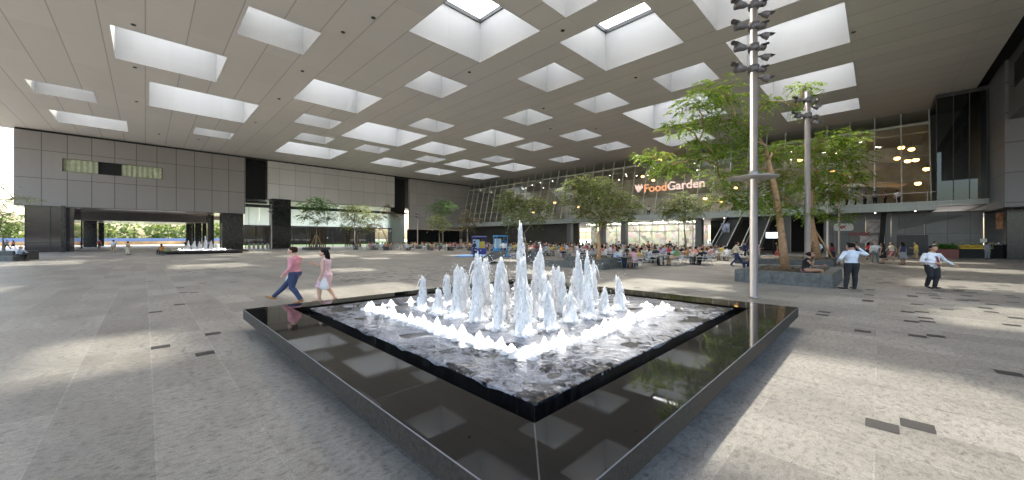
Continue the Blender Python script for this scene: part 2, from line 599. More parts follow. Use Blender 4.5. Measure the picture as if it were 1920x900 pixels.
lb = gthing('clad_building', 'tall wall clad in grey metal panels with a strip window, raised over an open passage', 'building', 0, VW, 0)
O = (0, VW, 0)
mb = MB(O)
for a in ((-13.3, -8.9, 6.85, 17.75), (2.1, 13.8, 6.85, 17.75), (-8.9, 2.1, 6.85, 12.2), (-8.9, 2.1, 14.2, 17.75)):
    mb.box(a[0], a[1], VW, VW + 0.8, a[2], a[3])
mb.build('cladding', M['wall_a'], lb, loc=(0, 0, 0))
mb = MB(O); mb.box(-13.3, 79, VW + 0.35, VW + 4.6, 17.75, HC - 0.01); mb.build('black_gap_seal', M['black'], lb, loc=(0, 0, 0))  # black box paints the dark gap under the soffit and keeps sky out
win = MB(O)
win.box(-8.9, 2.1, VW + 0.60, VW + 0.65, 12.2, 14.2)
win = win.build('window', M['black'], lb, loc=(0, 0, 0))
for n_, a, b in (('curtain', -8.85, -5.3), ('curtain', -2.8, 2.05)):
    mb = MB(O)
    k = int((b - a) / 0.06)
    for i in range(k):
        x0, x1 = a + (b - a) * i / k, a + (b - a) * (i + 1) / k
        d0, d1 = [VW + 0.42 + 0.05 * math.sin(i_ * 0.62) + 0.03 * math.sin(i_ * 0.23) for i_ in (i, i + 1)]
        mb.quad((x0, d0, 12.22), (x1, d1, 12.22), (x1, d1, 14.18), (x0, d0, 14.18))
    mb.build('curtain', M['curtain'], win, loc=(0, 0, 0))
mb = MB(O)
for x in (-8.9, -5.3, -2.8, 2.0):
    mb.box(x, x + 0.08, VW + 0.1, VW + 0.2, 12.2, 14.2)
mb.box(-8.9, 2.08, VW + 0.02, VW + 0.3, 12.2, 12.26)
mb.build('frame', M['dark_frame'], win, loc=(0, 0, 0))
mb = MB(O); mb.box(-13.3, 13.8, VW + 0.8, 150, 6.85, 17.7); mb.build('passage_ceiling', M['passage_soffit'], lb, loc=(0, 0, 0))
mb = MB(O); mb.box(-9.2, 10.4, 103, 105, 5.45, 6.84); mb.build('beam', M['mid_grey'], lb, loc=(0, 0, 0))
mb = MB(O); mb.box(-13, 13.5, 105.05, 150, 6.2, 6.84); mb.build('rear_ceiling', M['passage_soffit'], lb, loc=(0, 0, 0))
for (u, v, w, d) in ((-8.6, 85.2, 0.42, 0.42), (-8.9, 97.7, 1.1, 1.4), (-8.6, 103.6, 0.4, 0.4), (-9.2, 114, 0.5, 0.7), (-9.3, 134, 2.2, 2.2), (-9.0, 146, 0.4, 0.6),
                     (-8.4, 149, 1.0, 0.6), (9.6, 99, 1.0, 2.4), (9.8, 112, 0.8, 1.2), (9.6, 124, 1.3, 1.6), (9.4, 133, 0.7, 1.2), (9.2, 142, 1.8, 1.8)):
    top = 6.85 if v < 105 else 6.2
    mb = MB(O); mb.cbox(u - w / 2, u + w / 2, v - d / 2, v + d / 2, 0, top - 0.003, 0.02)
    mb.build('column', M['black_stone'], lb, loc=(0, 0, 0))
mb = MB(O); mb.cbox(10.3, 13.6, 88, 91.5, 0, 6.84, 0.03); mb.build('corner_block', M['black_stone'], lb, loc=(0, 0, 0))
mb = MB(O); mb.box(-12.4, -7.75, VW + 0.3, 96, 0, 6.84); e = mb.build('glazed_kiosk', M['pink_glass'], lb, loc=(0, 0, 0))
mb = MB(O)
for x in (-12.4, -10.1, -8.6):
    mb.box(x, x + 0.06, VW + 0.22, VW + 0.297, 0, 6.84)
mb.box(-12.4, -7.75, VW + 0.24, VW + 0.297, 1.35, 1.5)
mb.build('frame', M['dark_frame'], e, loc=(0, 0, 0))

# right part of the left side: lobby building with pale glass band
lo = gthing('lobby_building', 'long pale grey clad wall hung over a band of pale green lobby glass', 'building', 31, VW, 0)
O = (31, VW, 0)
mb = MB(O); mb.box(17.6, 45, VW, VW + 0.8, 10.0, 17.75); mb.build('cladding', M['wall_b'], lo, loc=(0, 0, 0))
for a, b, z in ((13.81, 17.6, 9.2), (45, 49.3, 8.5)):
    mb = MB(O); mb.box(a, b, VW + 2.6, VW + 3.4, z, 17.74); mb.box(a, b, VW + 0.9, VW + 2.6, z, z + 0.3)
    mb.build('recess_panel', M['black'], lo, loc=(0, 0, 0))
mb = MB(O); mb.cbox(17.7, 21.0, 84.8, 87.3, 0, 9.95, 0.04); mb.build('column_block', M['black_stone'], lo, loc=(0, 0, 0))
mb = MB(O); mb.box(13.82, 45, VW + 1.6, VW + 2.0, 8.35, 8.95); mb.box(13.82, 45, VW + 1.5, VW + 2.0, 4.45, 4.75); mb.build('beam', M['dark_frame'], lo, loc=(0, 0, 0))
mb = MB(O); mb.quad((13.85, VW + 1.55, 4.75), (44.98, VW + 1.55, 4.75), (44.98, VW + 1.55, 9.98), (13.85, VW + 1.55, 9.98)); g = mb.build('glass_band', M['pale_glass'], lo, loc=(0, 0, 0))
mb = MB(O); mb.quad((45.02, VW + 1.55, 0.05), (49.28, VW + 1.55, 0.05), (49.28, VW + 1.55, 8.48), (45.02, VW + 1.55, 8.48)); mb.build('glass_band', M['pale_glass'], lo, loc=(0, 0, 0))
mb = MB(O)
for i in range(9):
    x = 14.6 + i * 3.7
    mb.box(x, x + 0.07, VW + 1.57, VW + 1.7, 4.75, 8.35)
mb.build('frame', M['mullion'], g, loc=(0, 0, 0))
M['blind'] = NT('white roller blind').set(Base_Color=(0.84, 0.88, 0.87, 1), Roughness=0.9)
tb = M['blind'].n('BsdfTranslucent'); tb.inputs[0].default_value = (0.86, 0.93, 0.92, 1)
tm = M['blind'].n('MixShader'); tm.inputs[0].default_value = 0.75
M['blind'].l(M['blind'].b.outputs[0], tm.inputs[1]); M['blind'].l(tb.outputs[0], tm.inputs[2]); M['blind'].l(tm.outputs[0], M['blind'].out.inputs['Surface'])
M['blind'] = M['blind'].m
mb = MB(O)
for i in range(12):
    x = 13.9 + i * 2.6
    mb.quad((x, VW + 2.3, 4.6), (x + 2.57, VW + 2.3, 4.6), (x + 2.57, VW + 2.3, 10.0), (x, VW + 2.3, 10.0))
mb.build('blind', M['blind'], lo, loc=(0, 0, 0))
mb = MB(O); mb.box(44.6, 49.28, VW + 2.8, VW + 3.0, 0.0, 8.49); mb.build('inner_wall', M['white_paint'], lo, loc=(0, 0, 0))
mb = MB(O); mb.quad((13.85, VW + 1.4, 0.05), (44.98, VW + 1.4, 0.05), (44.98, VW + 1.4, 4.4), (13.85, VW + 1.4, 4.4)); g = mb.build('shopfront_glass', M['dark_glass'], lo, loc=(0, 0, 0))
mb = MB(O)
for i in range(12):
    x = 14.0 + i * 2.75
    mb.box(x, x + 0.08, VW + 1.42, VW + 1.56, 0, 4.4)
mb.build('frame', M['mullion'], g, loc=(0, 0, 0))
mb = MB(O); mb.box(13.8, 49.3, 108, 108.6, 0.45, 5.0); mb.build('rear_wall', M['dark_grey'], lo, loc=(0, 0, 0))
mb = MB(O)
for x0 in (14.2, 26.0, 34.0):
    for i in range(9):
        mb.box(x0 + i * 0.42, x0 + i * 0.42 + 0.22, VW + 3.2, VW + 3.4, 2.6 if x0 < 20 else 0.1, 4.3)
mb.build('timber_screen', M['wood'], lo, loc=(0, 0, 0))
mb = MB(O); mb.box(13.8, 71, VW + 3.5, 97, 10.2, 17.7); mb.build('upper_floors', M['mid_grey'], lo, loc=(0, 0, 0))
for i in range(5):
    mb = MB(O); mb.cbox(14.4 + i * 0.75, 14.6 + i * 0.75, VW - 0.2, VW + 0.9, 0, 1.05, 0.02); mb.build('entry_gate', M['steel'], lo, loc=(0, 0, 0))

fw = gthing('corner_wall', 'mid grey clad wall closing the far corner of the plaza beside the leaning glass', 'wall', 60, VW, 0)
O = (60, VW, 0)
mb = MB(O); mb.box(49.3, 96, VW, VW + 0.8, 4.5, 17.75); mb.build('cladding', M['wall_c'], fw, loc=(0, 0, 0))
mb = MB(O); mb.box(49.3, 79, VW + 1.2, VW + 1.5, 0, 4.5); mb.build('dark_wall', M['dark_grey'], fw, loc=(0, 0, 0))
mb = MB(O); mb.quad((49.3, VW + 0.9, 0.02), (79, VW + 0.9, 0.02), (79, VW + 0.9, 4.48), (49.3, VW + 0.9, 4.48)); mb.build('shopfront_glass', M['dark_glass'], fw, loc=(0, 0, 0))

# ------------------------------------------------------------------ right building: food hall behind a leaning glass wall
M['hall_wall'] = mat('dark warm interior wall', (0.66, 0.61, 0.53), 0.6, var=0.45, scale=0.35)
M['hall_ceiling'] = mat('interior ceiling', (0.78, 0.75, 0.70), 0.7)
M['hall_pale'] = mat('pale counter and reflection panel', (0.62, 0.62, 0.64), 0.5, var=0.12, scale=0.8)
M['lamp_warm'] = emit('warm pendant lamp', (1.0, 0.50, 0.16), 1.6)
M['lamp_white'] = emit('white lamp disc', (1.0, 0.90, 0.74), 2.5)
M['shop_white'] = emit('lit shop ceiling', (1.0, 0.95, 0.85), 1.5)
U0, UB, U1, ZS, ZF = 62.0, 66.3, 69.0, 5.2, 6.2      # slab edge, glass foot, glass head
V0 = -4.5
fh = gthing('food_hall', 'building with a tall leaning glass wall and white fins over dark shops', 'building', U0, 40, 0)
O = (U0, 40, 0)
mb = MB(O); mb.box(U0, U0 + 0.25, V0, VW - 0.01, ZS, ZF); mb.box(U0, U0 + 0.25, -8.15, V0 - 0.003, ZS + 0.45, ZF); mb.build('fascia', M['fascia'], fh, loc=(0, 0, 0))
mb = MB(O); mb.box(U0 + 0.26, 95, V0, VW - 0.01, ZS + 0.002, ZF - 0.15); mb.box(U0 + 0.26, 95, -8.1, V0 - 0.003, ZS + 0.46, ZF - 0.15); mb.build('floor_slab', M['dark_grey'], fh, loc=(0, 0, 0))
gl = MB(O); gl.quad((UB, VW - 0.02, ZF - .1), (U1, VW - 0.02, HC - 0.01), (U1, V0, HC - 0.01), (UB, V0, ZF - .1))
gl.quad((UB, V0, ZF - .1), (U1, V0, HC - 0.01), (70.4, V0, HC - .01), (70.4, V0, ZF - .1))
gl = gl.build('glass_wall', M['facade_glass'], fh, loc=(0, 0, 0))
sl = (U1 - UB) / (HC - ZF)
fin_me = None
for i in range(39):
    v = V0 + 0.02 + i * 2.4
    if v > VW - 0.2:
        break
    if fin_me is None:
        mb = MB()
        a, w, d = Vector((UB - 0.17, 0, ZF - .1)), 0.12, 0.15
        b = Vector((U1 - 0.17, 0, HC - 0.02))
        vs = []
        for p in (a, b):
            for du, dv in ((-0.02, 0), (-0.02, w), (d, w), (d, 0)):
                vs.append((p.x + du - U0, p.y + dv, p.z))
        mb.add(vs, [(0, 3, 2, 1), (4, 5, 6, 7), (0, 1, 5, 4), (1, 2, 6, 5), (2, 3, 7, 6), (3, 0, 4, 7)])
        fin_me = mb.mesh('mullion', M['mullion'])
    o = bpy.data.objects.new('mullion', fin_me); C.objects.link(o); o.parent = gl; o.location = (0, v - 40, 0)
mb = MB(O)
for z in (9.2, 12.2, 15.2):
    u = UB + sl * (z - ZF)
    mb.box(u + 0.01, u + 0.06, V0, VW - 0.1, z, z + 0.05)
mb.build('transom', M['mullion'], gl, loc=(0, 0, 0))
mb = MB(O); mb.quad((U0 + 0.3, -8.1, ZF), (U0 + 0.3, V0 - 0.03, ZF), (U0 + 0.3, V0 - 0.03, 17.6), (U0 + 0.3, -8.1, 17.6)); e = mb.build('end_glass', M['dark_glass'], fh, loc=(0, 0, 0))
mb = MB(O)
for v in (-8.05, -6.9, -5.8, -4.6):
    mb.box(U0 + 0.27, U0 + 0.36, v, v + 0.07, ZF, 17.6)
mb.build('frame', M['dark_frame'], e, loc=(0, 0, 0))
mb = MB(O); mb.box(U0 + 0.1, U0 + 0.16, V0, VW - 0.2, ZF + 1.02, ZF + 1.08)
for i in range(38):
    mb.box(U0 + 0.1, U0 + 0.15, V0 + 0.6 + 2.4 * i, V0 + 0.65 + 2.4 * i, ZF, ZF + 1.02)
mb.build('handrail', M['steel'], fh, loc=(0, 0, 0))
mb = MB(O); mb.box(84, 84.5, -8.1, VW - 0.02, ZF, HC); mb.build('rear_wall', M['hall_wall'], fh, loc=(0, 0, 0))
mb = MB(O); mb.box(69.3, 84, V0, VW - 0.02, 16.4, 16.7); mb.build('interior_ceiling', M['hall_ceiling'], fh, loc=(0, 0, 0))
rng = random.Random(5)
for (a, b, u, z0, z1) in ((18, 36, 73, 6.3, 10.4), (42, 56, 75, 6.3, 9.0), (0, 10, 76, 6.3, 9.8), (62, 78, 74, 6.3, 8.6)):
    mb = MB(O); mb.box(u, u + 2.5, a, b, z0, z1); e = mb.build('counter', M['hall_pale'], fh, loc=(0, 0, 0))
    mb = MB(O)
    x = a + 0.5
    while x < b - 1:
        w = rng.uniform(0.8, 2.0)
        mb.box(u - 0.05, u - 0.004, x, min(b, x + w), z0 + 1.2 + rng.uniform(0, 0.5), z1 - 0.3)
        x += w + rng.uniform(0.3, 1.5)
    mb.build('menu_panel', M['hall_wall'], e, loc=(0, 0, 0))
mb = MB(O)                                     # pale planes put in as skylight reflections in the glass at the right
mb.add([(70, 1, 11.0), (70, 8, 12.5), (78, 8, 15.5), (78, -2, 13.0)], [(0, 1, 2, 3)])
mb.add([(69, -2, 8.6), (69, 5, 9.4), (76, 5, 11.4), (76, -3, 9.8)], [(0, 1, 2, 3)])
mb.build('skylight_reflection', M['hall_pale'], fh, loc=(0, 0, 0))
pend = None
k = 0
for (px, py) in ((1690, 277), (1709, 280), (1682, 297), (1702, 302), (1717, 300), (1737, 317), (1752, 318), (1721, 344), (1380, 352), (1352, 377), (1225, 338), (1205, 331), (1237, 300),
                 (1262, 306), (1322, 372), (1500, 300), (1560, 320), (1120, 372), (1085, 388), (1040, 380), (1000, 398)):
    t = (px - CX) / F
    y = 71.0 * R2 / (1 + t)
    p = pt(px, py, y)
    u, v = UV(p.x, p.y)
    if pend is None:
        mb = MB(); mb.ball((0, 0, 0), (0.34, 0.34, 0.24), 10, 6)
        bulb = mb.mesh('bulb', M['lamp_warm'])
        mb = MB(); mb.tube([(0, 0, 0.24), (0, 0, 0.9)], 0.02, 5); mb.tube([(0, 0, 0.15), (0, 0, 0.32), (0, 0, 0.36)], [0.46, 0.12, 0.05], 12)
        pend = mb.mesh('pendant_lamp', M['dark_frame'])
    o = bpy.data.objects.new('pendant_lamp', pend); C.objects.link(o); o.parent = fh; o.location = (u - U0, v - 40, p.z)
    b = bpy.data.objects.new('bulb', bulb); C.objects.link(b); b.parent = o
mb = MB(O)  # ceiling lamps added to brighten the dim hall interior
for i in range(34):
    u, v = rng.uniform(70, 83), rng.uniform(-3, 85)
    mb.cyl(u, v, 16.36, 16.4, 0.13, n=8)
e = mb.build('added_downlights', M['lamp_white'], fh, loc=(0, 0, 0)); e.name = 'added_downlight'; e['kind'] = 'stuff'

# shops under the slab
SW = 66.5
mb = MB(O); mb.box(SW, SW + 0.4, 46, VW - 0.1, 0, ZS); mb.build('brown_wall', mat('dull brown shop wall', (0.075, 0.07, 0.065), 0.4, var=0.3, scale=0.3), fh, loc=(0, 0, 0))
for (a, b) in ((22.5, 46.0),):
    mb = MB(O); mb.quad((SW, a, 0.03), (SW, b, 0.03), (SW, b, ZS), (SW, a, ZS)); e = mb.build('shopfront_glass', M['facade_glass'], fh, loc=(0, 0, 0))
    mb = MB(O)
    x = a
    while x < b:
        mb.box(SW - 0.06, SW + 0.06, x, x + 0.1, 0, ZS)
        x += 2.4
    mb.box(SW - 0.05, SW + 0.05, a, b, 3.3, 3.42)
    mb.build('frame', M['mullion'], e, loc=(0, 0, 0))
def goods_mat():
    t = NT('shelves of bright goods')
    c = t.n('TexCoord').outputs['Object']
    vz = t.n('TexVoronoi')
    vz.inputs['Scale'].default_value = 1.3
    t.l(c, vz.inputs['Vector'])
    h = t.n('HueSaturation')
    h.inputs['Saturation'].default_value = 0.28
    h.inputs['Value'].default_value = 0.9
    t.l(vz.outputs['Color'], h.inputs['Color'])
    t.base(t.mix(0.35, h.outputs[0], (0.45, 0.42, 0.36)))
    return t.m
mb = MB(O); mb.box(72, 72.4, 22, 46.5, 0.0, 4.6); mb.build('goods_shelf', goods_mat(), fh, loc=(0, 0, 0))
mb = MB(O)
for i in range(8):
    mb.box(68, 71.5, 23 + 3 * i, 24.2 + 3 * i, 5.0, 5.1)
mb.build('light_panel', emit('lit shop ceiling panel', (1.0, 0.93, 0.8), 2.2), fh, loc=(0, 0, 0))
for v in (46.3, 38.5, 33.8, 20.6, 9.2):
    mb = MB(O); mb.cbox(63.2, 64.2, v - 0.5, v + 0.5, 0, ZS - 0.003, 0.03); mb.build('column', M['mid_grey'], fh, loc=(0, 0, 0))
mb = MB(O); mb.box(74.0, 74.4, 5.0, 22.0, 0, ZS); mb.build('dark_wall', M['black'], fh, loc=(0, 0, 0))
mb = MB(O)
for a, b in ((4.2, 5.4), (1.2, 4.2), (-1.1, 1.2), (-3.9, -1.1), (-8.3, -3.9)):
    mb.box(SW - 0.02 * (a % 2), SW + 0.4, a + 0.01, b - 0.01, 0, ZS - 0.01)
mb.build('shop_wall', panel_mat('grey shop hoarding', (0.17, 0.172, 0.18), 1.7, 2.6, -8.3, 0.0, ax=('Y', 'Z'), wu=0.03, wv=0.03, line=(0.06, 0.06, 0.06), fu=0.7, fv=0.5, rough=0.3, var=0.2),
         fh, loc=(0, 0, 0))
mb = MB(O); mb.box(SW - 0.08, SW - 0.04, -4.2, -1.6, 0, 2.45); mb.build('shutter', M['dark_grey'], fh, loc=(0, 0, 0))
mb = MB(O); mb.add([(SW - 0.5, -1.8, 3.2), (SW - 0.5, -6.8, 4.6), (SW - 0.5, -6.8, 4.72), (SW - 0.5, -1.8, 4.72), (SW - 0.46, -1.8, 3.2), (SW - 0.46, -6.8, 4.6), (SW - 0.46, -6.8, 4.72), (SW - 0.46, -1.8, 4.72)],
                   [(0, 3, 2, 1), (4, 5, 6, 7), (0, 1, 5, 4), (1, 2, 6, 5), (2, 3, 7, 6), (3, 0, 4, 7)]); mb.build('slanted_panel', M['mid_grey'], fh, loc=(0, 0, 0))
mb = MB(O); mb.add([(SW - 1.6, -0.5, 2.0), (SW - 1.1, -0.5, 2.0), (SW - 1.1, -0.05, 2.0), (SW - 1.6, -0.05, 2.0),
                    (SW - 1.6, -0.7, ZS - 0.01), (SW - 1.1, -0.7, ZS - 0.01), (SW - 1.1, -0.2, ZS - 0.01), (SW - 1.6, -0.2, ZS - 0.01),
                    (SW - 1.6, -0.4, 0), (SW - 1.1, -0.4, 0), (SW - 1.1, 0.05, 0), (SW - 1.6, 0.05, 0)],
                   [(0, 3, 2, 1), (4, 5, 6, 7), (0, 1, 5, 4), (1, 2, 6, 5), (2, 3, 7, 6), (3, 0, 4, 7), (8, 9, 1, 0), (9, 10, 2, 1), (10, 11, 3, 2), (11, 8, 0, 3)]); mb.build('raking_column', M['black'], fh, loc=(0, 0, 0))
mb = MB(O)
for i in range(10):
    mb.cyl(63.0 + (i % 2), -3 + 3.3 * i, ZS - 0.03, ZS + 0.001, 0.07, n=8)
e = mb.build('soffit_downlight', M['lamp_white'], fh, loc=(0, 0, 0)); e['kind'] = 'stuff'

# ------------------------------------------------------------------ near right tower block
rb = gthing('dark_tower', 'dark blue grey clad tower block on black columns at the right edge', 'building', 56, -9, 0)
O = (56, -9, 0)
mb = MB(O); mb.box(55.8, 82, -50, -8.2, 4.9, 34); mb.build('cladding', M['right_clad'], rb, loc=(0, 0, 0))
mb = MB(O); mb.box(18, 55.79, -50, -8.4, 12.9, 34); e = mb.build('louvred_box', panel_mat('grey louvre box cladding', (0.12, 0.12, 0.122), 3.4, 2.8, 18, 12.9, ax=('X', 'Z'), wu=0.04, wv=0.05, line=(0.04, 0.04, 0.04),
                                                                                         fu=0.6, fv=0.6, rough=0.45, var=0.12), rb, loc=(0, 0, 0))
mb = MB(O)
for a, b in ((44, 53.5), (31, 41)):
    for i in range(9):
        mb.box(a, b, -8.395, -8.33, 15.2 + i * 0.24, 15.32 + i * 0.24)
mb.build('louvre', M['black'], e, loc=(0, 0, 0))
mb = MB(O)
for (u, v) in ((60, -9.4), (60, -17), (60, -26)):
    mb = MB(O); mb.cbox(u - 0.7, u + 0.7, v - 0.6, v + 0.6, 0, 4.89, 0.03)
    mb.build('column', M['black_stone'], rb, loc=(0, 0, 0))
mb = MB(O); mb.box(18, 80, -9.0, -7.3, 18.4, 18.9); mb.build('black_gap_seal', M['black'], rb, loc=(0, 0, 0))  # added black bar closes the slit beside the canopy against sky light
mb = MB((U0, 40, 0)); mb.box(70.5, 71, -8.19, V0 - 0.1, ZF, HC - .02); mb.box(62.4, 84, -8.195, -7.6, ZF, HC - .02); mb.box(62.4, 70.5, -7.59, V0, 17.62, 18.0); mb.build('end_wall', M['dark_grey'], fh, loc=(0, 0, 0))
mb = MB(O); mb.box(66.5, 67, -50, -8.4, 0, 4.89); mb.build('rear_wall', M['dark_grey'], rb, loc=(0, 0, 0))

# ------------------------------------------------------------------ outside, seen through the passage and past the left edge
hd = gthing('hoarding', 'long blue and orange site hoarding beyond the passage', 'hoarding', 0, 172, 0)
O = (0, 172, 0)
M['blue_paint'] = mat('blue painted board', (0.14, 0.22, 0.42), 0.6)
M['orange_paint'] = mat('orange barrier', (0.50, 0.33, 0.16), 0.6, var=0.6, scale=0.25)
mb = MB(O); mb.box(-110, 60, 172, 172.1, 1.15, 2.15); mb.build('blue_panel', M['blue_paint'], hd, loc=(0, 0, 0))
mb = MB(O); mb.box(-110, 60, 171.9, 172.1, 0, 1.15); mb.build('barrier', M['orange_paint'], hd, loc=(0, 0, 0))
mb = MB()
M['lawn'] = mat('lawn', (0.10, 0.19, 0.04), 0.9, var=0.3, scale=1)
mb.box(-110, 140, 174, 330, -0.01, 0.03)
mb.box(12, 60, 116, 150, 0.001, 0.02)
kind(mb.build('grass', M['lawn'], rot=GRID), 'structure')
def leaf_mat(name, col, col2, trans=0.35):
    t = NT(name)
    g = t.n('NewGeometry')
    t.base(t.ramp(g.outputs['Random Per Island'], [(0.0, col), (1.0, col2)]))
    t.set(Roughness=0.55)
    d = t.n('BsdfTranslucent')
    t.l(t.ramp(g.outputs['Random Per Island'], [(0.0, tuple(1.5 * c for c in col)), (1.0, tuple(min(1, 1.7 * c) for c in col2))]), d.inputs[0])
    mx = t.n('MixShader')
    mx.inputs[0].default_value = trans
    t.l(t.b.outputs[0], mx.inputs[1]); t.l(d.outputs[0], mx.inputs[2])
    t.l(mx.outputs[0], t.out.inputs['Surface'])
    return t.m
M['leaf_far'] = leaf_mat('far foliage', (0.05, 0.085, 0.02), (0.13, 0.16, 0.05))
rng = random.Random(3)
mb = MB()
for c in range(90):
    x = rng.uniform(-120, 60); r = rng.uniform(3.0, 5.5); zc = rng.uniform(3.5, 6.5)
    y = rng.uniform(196, 215)
    for i in range(110):
        d = Vector((rng.gauss(0, 1), rng.gauss(0, 1), rng.gauss(0, 1))).normalized() * r * rng.uniform(0.7, 1.05)
        p = Vector((x, y, zc)) + Vector((d.x, d.y, d.z * 0.9))
        if p.z < 0.1:
            continue
        a = Vector((rng.gauss(0, 1), rng.gauss(0, 1), rng.gauss(0, 1))).normalized() * rng.uniform(0.5, 0.95)
        b = a.cross(Vector((rng.gauss(0, 1), rng.gauss(0, 1), rng.gauss(0, 1)))).normalized() * rng.uniform(0.4, 0.8)
        mb.quad(p - a, p + b, p + a, p - b)
w_ = mb.build('far_trees', M['leaf_far'], rot=GRID)
w_['kind'] = 'stuff'
#@@MID
# ------------------------------------------------------------------ fountain
def wet_granite():
    t = NT('wet black granite')
    v = t.coord(scale=(1, 1, 0.12))
    n = t.noise(v, 9, 5, 0.7)
    t.base(t.ramp(n, [(0.5, (0.004, 0.004, 0.005)), (0.85, (0.05, 0.05, 0.055))]))
    t.set(Roughness=0.12)
    t.bump(n, 0.6, 0.03)
    return t.m
M['wet_granite'] = wet_granite()

def water_mat():
    t = NT('churned fountain water')
    c = t.coord()
    a = t.noise(t.coord(), 0.9, 6, 0.6, 1.0)
    b = t.noise(t.coord(scale=(1.25, 0.85, 1)), 4.2, 5, 0.62, 2.2)
    s = t.math('ADD', t.math('MULTIPLY', a, 0.5), t.math('MULTIPLY', b, 0.5))
    ln = t.n('VectorMath', operation='LENGTH')
    cc = t.n('VectorMath', operation='SUBTRACT')
    cc.inputs[1].default_value = (-0.17, -0.02, 0)
    t.l(c, cc.inputs[0])
    t.l(cc.outputs[0], ln.inputs[0])
    s = t.math('ADD', s, t.math('MULTIPLY', t.math('SUBTRACT', 3.5, ln.outputs['Value']), 0.05))
    foam = t.ramp(s, [(0.455, (0, 0, 0)), (0.50, (0.5, 0.5, 0.5)), (0.60, (0.85, 0.85, 0.85))])
    fine = t.noise(c, 30, 4, 0.7)
    fc = t.ramp(fine, [(0.3, (0.22, 0.225, 0.255)), (0.72, (0.46, 0.47, 0.52))])
    t.base(t.mix(foam, (0.008, 0.009, 0.012), fc))
    t.l(t.ramp(foam, [(0, (0.03, 0.03, 0.03)), (1, (0.22, 0.22, 0.22))]), t.b.inputs['Roughness'])
    t.b.inputs['IOR'].default_value = 1.33
    t.bump(b, 0.55, 0.035)
    return t.m
M['water'] = water_mat()

def spray_mat(name, hole):
    t = NT(name)
    v = t.coord(scale=(1, 1, 0.35))
    n = t.noise(v, 34, 4, 0.75)
    t.set(Base_Color=(0.96, 0.96, 0.965, 1), Roughness=0.7)
    t.b.inputs['Specular IOR Level'].default_value = 0.2
    d = t.n('BsdfTranslucent'); d.inputs[0].default_value = (0.98, 0.98, 0.985, 1)
    mx = t.n('MixShader'); mx.inputs[0].default_value = 0.62
    t.l(t.b.outputs[0], mx.inputs[1]); t.l(d.outputs[0], mx.inputs[2])
    tr = t.n('BsdfTransparent')
    m2 = t.n('MixShader')
    t.l(t.ramp(n, [(0.27 + hole, (1, 1, 1)), (0.52 + hole, (0, 0, 0))]), m2.inputs[0])
    t.l(mx.outputs[0], m2.inputs[1]); t.l(tr.outputs[0], m2.inputs[2])
    t.l(m2.outputs[0], t.out.inputs['Surface'])
    return t.m
M['spray'] = spray_mat('aerated white water', -0.05)
M['foam'] = spray_mat('bubbling white foam', -0.12)
M['under_light'] = emit('underwater lamp', (0.97, 0.98, 1.0), 2.4)

